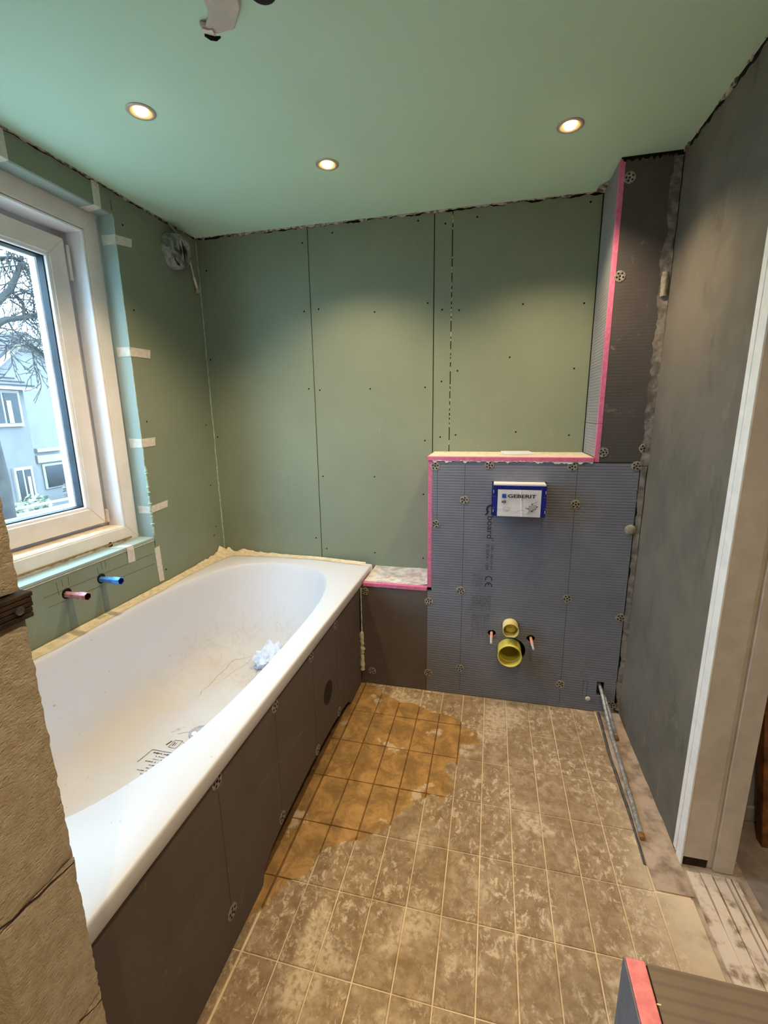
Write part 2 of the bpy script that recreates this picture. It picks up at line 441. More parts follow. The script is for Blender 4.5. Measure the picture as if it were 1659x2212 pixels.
# ------------------------------------------------------------------ ceiling
ceil_ = struct(MB().box(-1.75, 0.80, YFRONT, 2.45, ZC, ZC + 0.1).build('ceiling', MINT))
def jag(fn, n, name, m, parent, hi=0.013, lo=0.002, th=0.004, seed=0.0, gap=0.0):
    """a broken strip hanging under the ceiling edge: fn(t) -> (point on the edge, inward normal)"""
    vs, fs = [], []
    for i in range(n + 1):
        t = i / n
        p, nr = fn(t)
        p, nr = Vector(p), Vector(nr)
        d = lo + (hi - lo) * max(0.0, min(1.0, 0.5 + 1.3 * fbm((t * 31 + seed, seed, 1), 1.7, 5)))
        off = th * (0.7 + 0.8 * abs(fbm((t * 50, seed, 5), 1.0)))
        for q in (p + nr * off, p + nr * off * 0.8 - Vector((0, 0, d)), p + nr * 0.0005 - Vector((0, 0, d + gap)), p + nr * 0.0005):
            vs.append(q)
    for i in range(n):
        for k in range(3):
            fs.append((i * 4 + k, i * 4 + k + 1, i * 4 + 5 + k, i * 4 + 4 + k))
    return MB().add(vs, fs).build(name, m, parent)
def e_back(t): return ((XL + t * (XC - XL), YG - 0.0125, ZC), (0, -1, 0))
def e_left(t): return ((XL, 0.42 + t * (YG - 0.43), ZC), (1, 0, 0))
def e_right(t): return ((XR(ZC), 0.3 + t * (YB - 0.3), ZC), (-1, 0, 0))
YW = YG          # face of the green boards
def e_back(t): return ((XL + t * (XC - XL), YW, ZC), (0, -1, 0))
jag(e_back, 160, 'edge_gap', BLACK, ceil_, 0.014, 0.005, 0.0012, 3.0)
jag(e_back, 160, 'edge_filler', CEDGE, ceil_, 0.012, 0.002, 0.004, 1.0)
jag(e_left, 160, 'edge_gap', BLACK, ceil_, 0.011, 0.006, 0.0012, 4.0)
jag(e_left, 160, 'edge_filler', CEDGE, ceil_, 0.0095, 0.003, 0.004, 2.0)
jag(e_right, 160, 'edge_gap', BLACK, ceil_, 0.018, 0.007, 0.002, 6.0)
jag(e_right, 160, 'edge_filler', CEDGE, ceil_, 0.014, -0.006, 0.008, 5.0)
MB().grid(lambda u, v: (XC - 0.032 + 0.03 * u + 0.004 * fbm((v * 5, 1, 2), 2), 2.314 - 0.10 * v * (0.5 + 0.5 * u) , ZC - 0.001 - 0.006 * abs(fbm((u * 3, v * 3, 2), 2)) - 0.008 * u), 6, 10).build('torn_edge', CEDGE, ceil_, smooth=True)

# ------------------------------------------------------------------ back wall with four plasterboards
wb = struct(MB().box(-1.75, 0.80, YG + 0.013, YG + 0.15, -0.1, ZC).build('wall_back', BLACK))
def board_y(x0, x1, z0, z1, parent=wb):
    return box('plasterboard', GREEN, parent, x0, x1, YG, YG + 0.0125, z0, z1)
panels = [(-1.551, -0.9262), (-0.9218, -0.2962), (-0.2918, -0.2122), (-0.2078, 0.4255)]
pb = [board_y(a, b, 0.0, ZC - 0.004) for a, b in panels]
screw0 = None
def screw(p, nrm, parent):
    global screw0
    key = 0 if abs(nrm[1]) > 0.5 else 1
    if screw0 is None: screw0 = [None, None]
    if screw0[key] is None:
        me = MB().lathe((0, 0, 0), nrm, [(0.0045, -0.0002), (0.0045, 0.0003), (0.0014, 0.0003), (0.0, 0.0002)], 8).mesh('screw', (0, 0, 0))
        me.materials.append(BLACK)
        screw0[key] = me
    o = bpy.data.objects.new('screw', screw0[key]); COL.objects.link(o); place(o, p, parent)
for x, z in [(-1.502, 2.144), (-0.953, 2.227), (-0.961, 1.91), (-0.956, 1.526), (-0.955, 0.704), (-0.794, 2.258), (-0.882, 1.916), (-0.588, 1.885), (-0.894, 1.518), (-0.618, 1.518), (-0.897, 1.059), (-0.604, 1.062), (-0.893, 0.644), (-0.61, 0.636), (-0.371, 2.269), (-0.323, 1.909), (-0.334, 1.518), (-0.333, 1.254), (-0.339, 0.974), (-0.339, 0.621), (-0.244, 2.244), (-0.254, 1.875), (-0.252, 1.544), (-0.255, 1.272), (-0.10, 2.257), (-0.173, 1.868), (-0.175, 1.592), (-0.178, 1.282), (0.118, 1.876), (0.069, 1.645), (0.113, 1.296), (0.376, 2.267), (0.381, 1.863), (0.359, 1.584), (0.358, 1.28), (-1.527, 1.696), (-1.528, 1.274)]:
    k = [i for i, (a, b) in enumerate(panels) if a <= x <= b][0]
    screw((x, YG, z), (0, -1, 0), pb[k])
def bead(path_fn, n, r0, r1, name, m, parent, seed, sides=6):
    path, rads = [], []
    for i in range(n + 1):
        t = i / n
        p = Vector(path_fn(t))
        p += Vector((fbm((t * 20, seed, 0), 1.5), fbm((t * 20, seed, 4), 1.5), 0)) * r0 * 0.8
        path.append(p)
        rads.append(r0 + (r1 - r0) * max(0, fbm((t * 26, seed, 8), 1.0, 3)) ** 1.5 * 2.0)
    return MB().tube(path, rads, sides).build(name, m, parent, smooth=True)
# crumbs of filler in the joint between the narrow board and the right board
for k in range(46):
    z = 2.27 - k * 0.0235 + R.uniform(-.008, .008)
    if z < 1.22 or R.random() < 0.25: continue
    h = R.uniform(0.004, 0.011) * (2.2 if k == 8 else 1)
    MB().lathe((-0.21 + R.uniform(-.001, .001), YG + 0.0005, z - h), (0, 0, 1), [(0.0005, 0), (0.0028 * (1.9 if k == 8 else 1), h * 0.5), (0.0025, h), (0.0006, h * 2)], 6).build('filler_crumb', FOAM if z > 1.7 else MINTFOAM, wb, smooth=True)

# ------------------------------------------------------------------ left wall with the window opening
OY1, OZ0, OZ1, OY0 = 1.757, 0.829, 2.211, 0.74
wl = MB()
wl.box(XL - 0.24, XL - 0.0125, YFRONT, OY0, -0.1, ZC)
wl.box(XL - 0.24, XL - 0.0125, OY1 + 0.013, 2.45, -0.1, ZC)
wl.box(XL - 0.24, XL - 0.0125, OY0, OY1 + 0.013, -0.1, OZ0 - 0.013)
wl.box(XL - 0.24, XL - 0.0125, OY0, OY1 + 0.013, OZ1 + 0.013, ZC)
wl = struct(wl.build('wall_left', PLASTERW))
def board_x(y0, y1, z0, z1, m=GREEN):
    return box('plasterboard', m, wl, XL - 0.0125, XL, y0, y1, z0, z1)
pl_r = board_x(OY1 + 0.001, YG - 0.002, 0.0, ZC - 0.003)
pl_t = board_x(0.42, OY1 - 0.001, OZ1, ZC - 0.003)
pl_b = board_x(0.42, OY1 - 0.001, 0.0, OZ0)
for y, z in [(1.808, 2.187), (1.811, 1.852), (1.805, 1.372), (2.251, 1.344), (2.238, 1.006), (2.227, 0.715), (1.81, 0.652), (2.253, 0.761)]:
    screw((XL, y, z), (1, 0, 0), pl_r)
box('reveal_side', GREEN_REVEAL, wl, XL - 0.078, XL - 0.0005, OY1, OY1 + 0.0125, OZ0, OZ1 + 0.0125)
box('reveal_head', GREEN_REVEAL, wl, XL - 0.078, XL - 0.0005, OY0, OY1 - 0.0005, OZ1 + 0.0005, OZ1 + 0.0125)
box('window_board', GREEN_REVEAL, wl, XL - 0.078, XL + 0.002, OY0, OY1 - 0.0005, OZ0 - 0.006, OZ0 + 0.004, 0.0006)
MB().box(XL, XL + 0.0025, OY0, OY1 - 0.002, OZ0 - 0.012, OZ0 - 0.0085).build('board_edge', CREAM, wl)
box('joint_gap', BLACK, wl, XL - 0.004, XL + 0.0004, OY1 - 0.001, OY1 + 0.002, 0.79, OZ0 - 0.004)
box('joint_gap', BLACK, wl, XL - 0.004, XL + 0.0004, OY1 - 0.001, OY1 + 0.0012, OZ1 + 0.012, OZ1 + 0.05)
# foam pressed out along the reveal corner and filler bead in the room corner
def rev(t): return (XL + 0.001, OY1 + 0.001, 0.84 + t * 0.33)
bead(rev, 70, 0.0046, 0.015, 'foam_bead', MINTFOAM, wl, 2.0)
def rev2(t): return (XL + 0.0006, OY1 + 0.001, 1.20 + t * 1.0)
bead(rev2, 60, 0.0016, 0.003, 'foam_bead', MINTFOAM, wl, 5.0)
def corner(t): return (XL + 0.0025, YG - 0.0025, 0.595 + t * (ZC - 0.61))
bead(corner, 150, 0.0030, 0.0075, 'corner_filler', MINTFOAM, wl, 7.0)
# darker streaks under the two pipes, pencil marks (flat marks on the board)
STREAK = plain('dark_streak_board', (104, 116, 106), (110, 122, 112), 30, 0.5)
for y, w in ((1.284, 0.026), (1.442, 0.022)):
    MB().prism([(y - w * 0.6, 0.595), (y + w * 0.75, 0.595), (y + w * 0.5, 0.735), (y - w * 0.5, 0.735)], 'X', XL - 0.001, XL + 0.0003).build('dark_streak', STREAK, pl_b)
PENCIL = plain('pencil_line', (92, 96, 84), (84, 88, 76), 30, 0.8)
for (ya, za), (yb_, zb) in (((1.19, 0.762), (1.74, 0.757)), ((1.20, 0.720), (1.74, 0.706)), ((1.245, 0.80), (1.248, 0.75)), ((1.268, 0.80), (1.268, 0.775)), ((1.295, 0.805), (1.293, 0.770)), ((1.425, 0.795), (1.428, 0.765)), ((1.447, 0.815), (1.449, 0.780)), ((1.468, 0.812), (1.467, 0.782))):
    MB().tube([(XL, ya, za), (XL, yb_, zb)], 0.0010, 4).build('pencil_line', PENCIL, pl_b)

# ------------------------------------------------------------------ window
win = empty_struct('window_1', (XL - 0.1, 1.2, OZ0))
FX = XL - 0.080
def ring(y0, y1, z0, z1, wy, wz0, wz1, x0, x1, name, m, parent, bevel=0.002):
    """mitred rectangular frame made of four separate bars"""
    iy0, iy1, iz0, iz1 = y0 + wy, y1 - wy, z0 + wz0, z1 - wz1
    out = []
    for q in ([(y0, z0), (y1, z0), (iy1, iz0), (iy0, iz0)], [(y1, z0), (y1, z1), (iy1, iz1), (iy1, iz0)], [(y1, z1), (y0, z1), (iy0, iz1), (iy1, iz1)], [(y0, z1), (y0, z0), (iy0, iz0), (iy0, iz1)]):
        out.append(MB().prism(q, 'X', x0, x1).build(name, m, parent, bevel=bevel))
    return out
ring(OY0, OY1 - 0.004, OZ0 + 0.004, OZ1, 0.068, 0.066, 0.073, FX - 0.126, FX, 'frame_bar', UPVC, win)
# white inner lip and rebate of the fixed frame
ring(OY0 + 0.066, OY1 - 0.072, OZ0 + 0.068, OZ1 - 0.075, 0.010, 0.010, 0.010, FX - 0.085, FX - 0.003, 'frame_lip', UPVCW, win, 0.003)
SX = FX - 0.072
SY0, SY1, SZ0, SZ1 = OY0 + 0.10, 1.650, 0.925, 2.098
ring(OY0 + 0.04, SY1 + 0.06, SZ0 - 0.06, SZ1 + 0.06, 0.075, 0.075, 0.075, SX - 0.085, SX - 0.0545, 'frame_rebate', UPVCW, win, 0)
ring(SY0, SY1, SZ0, SZ1, 0.072, 0.076, 0.073, SX - 0.05, SX, 'sash_bar', UPVC, win, 0.003)
ring(SY0 + 0.068, SY1 - 0.068, SZ0 + 0.072, SZ1 - 0.069, 0.016, 0.016, 0.016, SX - 0.04, SX - 0.006, 'glazing_bead', UPVCW, win, 0.003)
ring(SY0 + 0.083, SY1 - 0.083, SZ0 + 0.087, SZ1 - 0.084, 0.006, 0.006, 0.006, SX - 0.05, SX - 0.020, 'gasket', GASKET, win, 0)
ring(SY0 + 0.080, SY1 - 0.080, SZ0 + 0.084, SZ1 - 0.081, 0.012, 0.010, 0.010, SX - 0.085, SX - 0.055, 'outer_sash_bar', UPVC, win, 0)
g = bpy.data.materials.new('window_glass'); g.use_nodes = True
gn, gl = g.node_tree.nodes, g.node_tree.links
gn.clear()
go = gn.new('ShaderNodeOutputMaterial'); gm = gn.new('ShaderNodeMixShader'); gt = gn.new('ShaderNodeBsdfTransparent'); gg = gn.new('ShaderNodeBsdfGlossy'); gf = gn.new('ShaderNodeFresnel')
gt.inputs[0].default_value = (0.94, 0.965, 0.97, 1); gg.inputs['Roughness'].default_value = 0.0; gbk = gn.new('ShaderNodeNewGeometry'); gmr = gn.new('ShaderNodeMapRange'); gmr.inputs['To Min'].default_value = 1.45; gmr.inputs['To Max'].default_value = 1 / 1.45
gl.new(gbk.outputs['Backfacing'], gmr.inputs['Value']); gl.new(gmr.outputs[0], gf.inputs[0])
gl.new(gf.outputs[0], gm.inputs[0]); gl.new(gt.outputs[0], gm.inputs[1]); gl.new(gg.outputs[0], gm.inputs[2]); gl.new(gm.outputs[0], go.inputs[0])
MB().box(SX - 0.040, SX - 0.036, SY0 + 0.085, SY1 - 0.085, SZ0 + 0.088, SZ1 - 0.085).build('pane', g, win)
hg = MB().tube([(SX + 0.006, SY1 + 0.008, 2.075), (SX + 0.006, SY1 + 0.008, 1.945)], 0.0065, 10)
hg.tube([(SX + 0.006, SY1 + 0.008, 2.045), (SX + 0.006, SY1 + 0.008, 2.041)], 0.0075, 10)
hg.build('hinge', UPVC, win, smooth=True)
MB().box(SX - 0.006, SX + 0.010, SY1 + 0.001, SY1 + 0.014, 0.925, 0.985).build('hinge', CREAM, win, bevel=0.003)
MB().lathe((FX - 0.002, 1.585, OZ0 + 0.012), (1, 0, 0), [(0.0, 0.003), (0.012, 0.003), (0.013, 0.0)], 14).build('drain_hole', BLACK, win)
DIRT = plain('brown_sill_dirt', (206, 184, 154), (222, 208, 188), 30, 0.9)
MB().box(SX - 0.03, FX - 0.006, OY0 + 0.08, OY1 - 0.085, OZ0 + 0.078, OZ0 + 0.0795).build('sill_dirt', DIRT, win)
jag(lambda t: ((FX + 0.001, OY0 + t * (OY1 - OY0 - 0.05), OZ0 + 0.020), (1, 0, 0)), 60, 'sill_sealant', plain('brown_old_sealant', (176, 150, 112), (140, 112, 78), 60, 0.9), win, 0.012, 0.006, 0.002, 9.0)

# ------------------------------------------------------------------ right wall, door frame, hall
wr = MB()
wr.hexa([(XR(-.1), 1.375, -.1), (XR(-.1), 2.45, -.1), (0.80, 2.45, -.1), (0.80, 1.375, -.1)], [(XR(ZC), 1.375, ZC), (XR(ZC), 2.45, ZC), (0.80, 2.45, ZC), (0.80, 1.375, ZC)])
wr.hexa([(XR(2.08), 0.36, 2.08), (XR(2.08), 1.375, 2.08), (0.80, 1.375, 2.08), (0.80, 0.36, 2.08)], [(XR(ZC), 0.36, ZC), (XR(ZC), 1.375, ZC), (0.80, 1.375, ZC), (0.80, 0.36, ZC)])
wr.hexa([(XR(-.1), YFRONT, -.1), (XR(-.1), 0.36, -.1), (0.80, 0.36, -.1), (0.80, YFRONT, -.1)], [(XR(ZC), YFRONT, ZC), (XR(ZC), 0.36, ZC), (0.80, 0.36, ZC), (0.80, YFRONT, ZC)])
wr = struct(wr.build('wall_right', RPLASTER))
door = empty_struct('door_1', (0.70, 1.345, 0))
box('architrave', WHITE, door, 0.6225, 0.655, 1.352, 1.3745, 0.012, 2.08, 0.0015)
box('casing', WHITE, door, 0.6235, 0.6290, 1.3150, 1.3514, 0.0, 2.08, 0.0012)
box('jamb', JAMB, door, 0.6292, 0.700, 1.3158, 1.3515, 0.034, 2.08, 0.0010)
box('rebate', JAMB, door, 0.7005, 0.713, 1.3245, 1.375, 0.0, 2.08)
box('jamb', JAMB, door, 0.7135, 0.768, 1.3125, 1.375, 0.0, 2.08, 0.0015)
box('rotten_foot', WOOD, door, 0.631, 0.698, 1.322, 1.352, -0.003, 0.033, 0.002)
box('head_lining', WHITE, door, 0.617, 0.768, 0.365, 1.375, 2.04, 2.079)
box('jamb', JAMB, door, 0.6405, 0.768, 0.361, 0.40, 0.0, 2.039)
hall = struct(MB().box(0.802, 2.4, 1.555, 1.62, -0.004, 2.303).box(2.34, 2.4, -1.25, 1.554, -0.004, 2.303).box(0.802, 2.339, -1.25, -1.19, -0.004, 2.303).build('wall_hall', HALLW))
struct(MB().box(0.802, 2.339, -1.189, 1.554, 2.304, 2.36).build('ceiling', PLASTERW))
struct(MB().box(0.802, 2.339, 1.540, 1.5545, -0.003, 0.052).build('baseboard_hall', HALLW, bevel=0.003))
struct(MB().box(-1.75, 0.80, YFRONT - 0.1, YFRONT, -0.1, ZC).build('wall_front', PLASTERW))

# ------------------------------------------------------------------ stub wall of aerated blocks at the foot of the bath
wp = empty_struct('wall_partition', (-1.0, 0.352, 0))
PXE = -0.5605
def aac(x0, x1, z0, z1, y0=0.3005, y1=0.4035):
    """block with a rough, finely broken end face"""
    nu, nv = 14, max(6, int((z1 - z0) / 0.007))
    mb = MB()
    def end(u, v):
        y, z = y0 + u * (y1 - y0), z0 + v * (z1 - z0)
        e = min(u, 1 - u, v * 3, (1 - v) * 3)
        d = 0.0014 * fbm((y * 60, z * 60, x1), 1.0, 4) - 0.003 * max(0, 0.06 - e) / 0.06 * (0.4 + abs(fbm((y * 40, z * 90, 3), 1.0)))
        yy = y + (0.0022 * fbm((z * 70, 1.0, u * 9), 1.0, 4) if u in (0, 1) else 0)
        return (x1 + d, yy, z)
    mb.grid(end, nu, nv)
    w = nv + 1
    n = len(mb.v)
    ed0 = [j for j in range(nv + 1)]; ed1 = [nu * w + j for j in range(nv + 1)]
    mb.v += [(x0, mb.v[j][1], mb.v[j][2]) for j in ed0]
    mb.f += [(ed0[j], ed0[j + 1], n + j + 1, n + j) for j in range(nv)]
    n2 = len(mb.v)
    mb.v += [(x0, mb.v[j][1], mb.v[j][2]) for j in ed1]
    mb.f += [(ed1[j], ed1[j + 1], n2 + j + 1, n2 + j) for j in range(nv)]
    mb.f += [tuple([i * w for i in range(nu + 1)] + [n2, n]), tuple([i * w + nv for i in range(nu + 1)] + [n2 + nv, n + nv])]
    return mb.build('block', AAC, wp, smooth=True, angle=60)
def split(z0, z1, cut):
    aac(cut + 0.003, PXE, z0, z1)
    aac(XL + 0.001, cut, z0, z1)
split(0.0, 0.2605, -0.86); split(0.263, 0.522, -1.15); split(0.5245, 0.7815, -0.86); split(0.784, 1.1515, -1.15)
split(1.1895, 1.44, -1.0); split(1.443, 1.69, -1.25); split(1.693, 1.94, -0.9); split(1.943, 2.30, -1.2)
MB().box(XL + 0.002, PXE - 0.004, 0.304, 0.400, 0.001, 1.150).build('mortar_bed', MORTAR, wp)
wd = MB()
for k in range(5):
    za = 1.1535 + k * 0.0066
    wd.box(-0.95, PXE + 0.006 + R.uniform(-.0015, .0015), 0.2975, 0.4120 + R.uniform(-.003, .001), za, za + 0.0062)
wood = wd.build('timber_strip', WOOD, wp, bevel=0.0012)
MB().lathe((PXE + 0.0075, 0.392, 1.168), (1, 0, 0), [(0.0, 0.001), (0.0025, 0.001), (0.003, 0.0025), (0.0055, 0.002), (0.006, 0.0)], 10).build('screw', CHROME, wood, smooth=True)
CRK = plain('crack_shadow', (60, 44, 32), (44, 32, 24), 50, 1.0)
def crackz(pts):
    return MB().tube([(PXE - 0.0004 + 0.0006 * R.random(), y, z) for y, z in pts], [0.0006 + 0.0006 * R.random() for _ in pts], 5)
crackz([(0.302, 0.792), (0.318, 0.786), (0.334, 0.7865), (0.350, 0.781), (0.368, 0.781), (0.385, 0.777), (0.402, 0.775)]).build('crack', CRK, wp)
crackz([(0.366, 0.528), (0.380, 0.519), (0.392, 0.5125), (0.403, 0.510)]).build('crack', CRK, wp)

# ================================================================== THINGS
# ------------------------------------------------------------------ washers shared by the boards
def washer_mesh(nrm):
    n = Vector(nrm)
    a = Vector((0, 0, 1)); b = n.cross(a)
    mb = MB().lathe((0, 0, 0), n, [(0.0205, -0.0003), (0.0205, 0.0008), (0.016, 0.0014), (0.007, 0.0012), (0.0045, 0.0007), (0.0, 0.0007)], 20)
    k = len(mb.f)
    for i in range(5):
        an = 2 * math.pi * i / 5
        c = (a * math.cos(an) + b * math.sin(an)) * 0.0118
        mb.lathe(c, n, [(0.0036, 0.0), (0.0036, 0.0018), (0.0, 0.0018)], 8)
    mb.lathe((0, 0, 0), n, [(0.0036, 0.0), (0.0036, 0.0018), (0.0, 0.0018)], 8)
    me = mb.mesh('washer', (0, 0, 0))
    me.materials.append(WASH); me.materials.append(BLACK)
    for i, p in enumerate(me.polygons):
        p.material_index = 0 if i < k else 1
    return me
WM_Y, WM_X = washer_mesh((0, -1, 0)), washer_mesh((1, 0, 0))
def washer(p, parent, me):
    o = bpy.data.objects.new('washer', me); COL.objects.link(o); place(o, p, parent)
    o.rotation_euler = (0, R.uniform(0, 2), 0) if me is WM_Y else (R.uniform(0, 2), 0, 0)

# ------------------------------------------------------------------ boxing behind the toilet connections
BF = YB
tb = thing('toilet_boxing', 'waist-high grey tile backer boxing with pink foam edges carrying the yellow pipes', 'boxing', (0.16, 2.18, 0))
front = MB().prism([(XS - 0.0006, 0.001), (0.603, 0.001), (0.603, 1.1775), (XS + 0.0202, 1.1775), (XS + 0.0202, 0.5425), (XS - 0.0006, 0.5425)], 'Y', BF, BF + 0.02).build('front_panel', BOARD, tb)
cut = MB()
for x, r, z in ((0.034, 0.0195, 0.350), (0.214, 0.0195, 0.341), (0.119, 0.040, 0.398), (0.128, 0.066, 0.272)):
    cut.lathe((x, BF - 0.05, z), (0, 1, 0), [(0.0, 0), (r, 0), (r, 0.1), (0.0, 0.1)], 24)
cut.box(0.0105, 0.2395, BF - 0.05, BF + 0.05, 0.936, 1.092)
cut.box(0.521, 0.553, BF - 0.05, BF + 0.05, 0.085, 0.157)
cme = cut.mesh('cutter', (0, 0, 0))
co = bpy.data.objects.new('cutter', cme); COL.objects.link(co)
md = front.modifiers.new('holes', 'BOOLEAN'); md.object = co; md.operation = 'DIFFERENCE'; md.solver = 'EXACT'
dg = bpy.context.evaluated_depsgraph_get()
nm = bpy.data.meshes.new_from_object(front.evaluated_get(dg))
front.modifiers.clear(); front.data = nm; nm.name = 'front_panel'
bpy.data.objects.remove(co)
box('side_panel', PINK, tb, XS, XS + 0.0195, BF - 0.0006, YG - 0.001, 0.5635, 1.1775)
PINKTOP = MB().box(XS - 0.004, 0.4245, BF - 0.003, BF + 0.02, 1.179, 1.199).build('pink_edge', PINK, tb, bevel=0.002)
MB().box(XS - 0.003, 0.4245, BF + 0.0205, YG - 0.001, 1.179, 1.1995).build('ledge_panel', CREAM, tb, bevel=0.001)
jag(lambda t: ((XS + 0.02 + t * 0.68, BF - 0.0002, 1.180), (0, -1, 0)), 90, 'joint_filler', WHITE, tb, 0.009, -0.003, 0.004, 12.0)
for x, z in ((-0.247, 1.155), (-0.006, 1.162), (0.34, 1.161), (0.589, 1.166), (-0.112, 1.001), (0.365, 0.996), (-0.242, 0.882), (-0.119, 0.558), (0.361, 0.558), (0.590, 0.485), (-0.114, 0.146), (0.36, 0.121), (-0.272, 0.489), (-0.272, 0.1), (0.590, 0.044)):
    washer((x, BF - 0.0006, z), tb, WM_Y)
for x, z0, z1 in ((-0.112, 0.02, 1.16), (0.362, 0.02, 1.16), (-0.236, 0.86, 1.15)):
    MB().box(x - 0.0008, x + 0.0008, BF - 0.0002, BF + 0.001, z0, z1).build('printed_line', GINK, tb)
for x, z0, z1 in ((0.462, 0.07, 0.155), (0.480, 0.072, 0.15)):
    MB().box(x - 0.0008, x + 0.0008, BF - 0.0002, BF + 0.001, z0, z1).build('marked_line', GINK, tb)
MB().box(0.462, 0.487, BF - 0.0002, BF + 0.001, 0.153, 0.1545).build('marked_line', GINK, tb)
MB().lathe((0.487, BF, 0.062), (0, -1, 0), [(0.012, 0), (0.010, 0.004), (0.0, 0.006)], 7).build('plaster_blob', PLASTERW, tb, smooth=True)
# dabs of filler in the right-hand corner
def smear(name, x0, x1, z0, z1, seed, parent, amp=0.008, m=SMEAR):
    def f(u, v):
        z = z0 + v * (z1 - z0)
        w = 0.5 + 0.9 * fbm((z * 9, seed, 0), 1.0, 4)
        xa = x0 + (x1 - x0) * 0.45 * max(0, w) + 0.006 * fbm((z * 40, seed, 3), 1)
        x = xa + u * (x1 - xa)
        th = 0.0012 + amp * u ** 1.5 * (0.6 + 0.7 * fbm((x * 40, z * 22, seed), 1.0, 4))
        return (x, BF - th, z)
    return MB().grid(f, 6, max(20, int((z1 - z0) * 90))).build(name, m, parent, smooth=True)
smear('corner_plaster', 0.598, XR(0.6) - 0.001, 0.02, 1.165, 1.0, tb, 0.007)
box('corner_joint', BLACK, tb, 0.6022, 0.6052, BF - 0.0016, BF + 0.001, 0.02, 1.15)
MB().lathe((0.592, BF - 0.0002, 0.892), (0, -1, 0), [(0.024, 0), (0.021, 0.003), (0.010, 0.005), (0.0, 0.004)], 11).build('plaster_dab', plain('dry_plaster', (166, 160, 150), (140, 134, 126), 60, 0.9, 0.5, 100), tb, smooth=True)

# print on the front panel, running down the board: the words are read with the head tilted right
def text(s, size, bold=0.0, sx=1.0):
    cu = bpy.data.curves.new('t', 'FONT'); cu.body = s; cu.size = size; cu.offset = bold; cu.extrude = 0.0
    o = bpy.data.objects.new('t', cu); COL.objects.link(o)
    me = bpy.data.meshes.new_from_object(o)
    vs = [(v.co.x * sx, v.co.y) for v in me.vertices]; fs = [tuple(p.vertices) for p in me.polygons]
    bpy.data.objects.remove(o); bpy.data.meshes.remove(me)
    return vs, fs
def print_down(s, size, x, z, name, m, bold=0.0, sx=1.0, length=None):
    vs, fs = text(s, size, bold, 1.0)
    w = max(v[0] for v in vs)
    k = length / w if length else sx
    mb = MB(); mb.add([(x + v[1], BF - 0.0006, z - v[0] * k) for v in vs], fs)
    return mb.build(name, m, tb)
def stroke(pts, w, close=False):
    """flat pen stroke through 2-D points"""
    out, fs = [], []
    n = len(pts)
    for i, p in enumerate(pts):
        a = Vector(pts[max(i - 1, 0)]); b = Vector(pts[min(i + 1, n - 1)])
        t = (b - a).normalized(); nn = Vector((-t.y, t.x))
        p = Vector(p)
        out += [p + nn * w / 2, p - nn * w / 2]
    return out, [(2 * i, 2 * i + 1, 2 * i + 3, 2 * i + 2) for i in range(n - 1)]
def arc(cx, cy, r, a0, a1, n=18, ry=None):
    return [(cx + r * math.cos(math.radians(a0 + (a1 - a0) * i / n)), cy + (ry or r) * math.sin(math.radians(a0 + (a1 - a0) * i / n))) for i in range(n + 1)]
def flat_down(strokes, x, z, name, m):
    mb = MB()
    for vs, fs in strokes: mb.add([(x + v[1], BF - 0.0006, z - v[0]) for v in vs], fs)
    return mb.build(name, m, tb)
# Q emblem: a heavy open ring with a tail; u runs down the board, v to the right
flat_down([stroke(arc(0.022, 0.012, 0.018, 40, 320, 22, 0.017), 0.009), stroke([(0.036, 0.000), (0.046, -0.010), (0.049, -0.012)], 0.007)], -0.004, 0.983, 'print_emblem', GINK)
print_down('board', 0.040, -0.005, 0.932, 'print_word', GINK, 0.0, length=0.108)
print_down('\u00ae', 0.012, 0.018, 0.821, 'print_word', GINK)
print_down('31 504 K1 1304', 0.020, -0.006, 0.798, 'print_number', GINK, 0.0, length=0.128)
print_down('1200 x 600 x 20 mm', 0.014, 0.016, 0.797, 'print_size', GINK, 0.0, length=0.126)
flat_down([stroke(arc(0.016, 0.016, 0.015, 70, 290, 18), 0.005), stroke(arc(0.048, 0.016, 0.015, 70, 290, 18), 0.005), stroke([(0.034, 0.016), (0.046, 0.016)], 0.004)], -0.006, 0.640, 'print_mark', GINK)
def dashes(x0, x1, z0, z1, step, seed, w=0.0012, fill=0.8):
    rr = random.Random(seed)
    mb = MB(); x = x0
    while x < x1:
        z = z1 - rr.uniform(0, 0.012)
        end = z0 + (z1 - z0) * rr.uniform(0, 0.45)
        while z > end:
            l = rr.uniform(0.003, 0.011)
            if rr.random() < fill:
                mb.box(x, x + w, BF - 0.0006, BF + 0.0004, max(z - l, end), z)
            z -= l + rr.uniform(0.0014, 0.003)
        x += step
    o = mb.build('print_small_lines', GINK, tb); o['kind'] = 'stuff'
dashes(-0.066, -0.026, 0.555, 0.658, 0.0062, 3)
dashes(-0.066, 0.024, 0.455, 0.548, 0.0058, 4)
dashes(-0.064, 0.022, 0.300, 0.450, 0.0058, 5)
print_down('15-30  <5mm', 0.008, -0.024, 0.640, 'print_number', GINK)

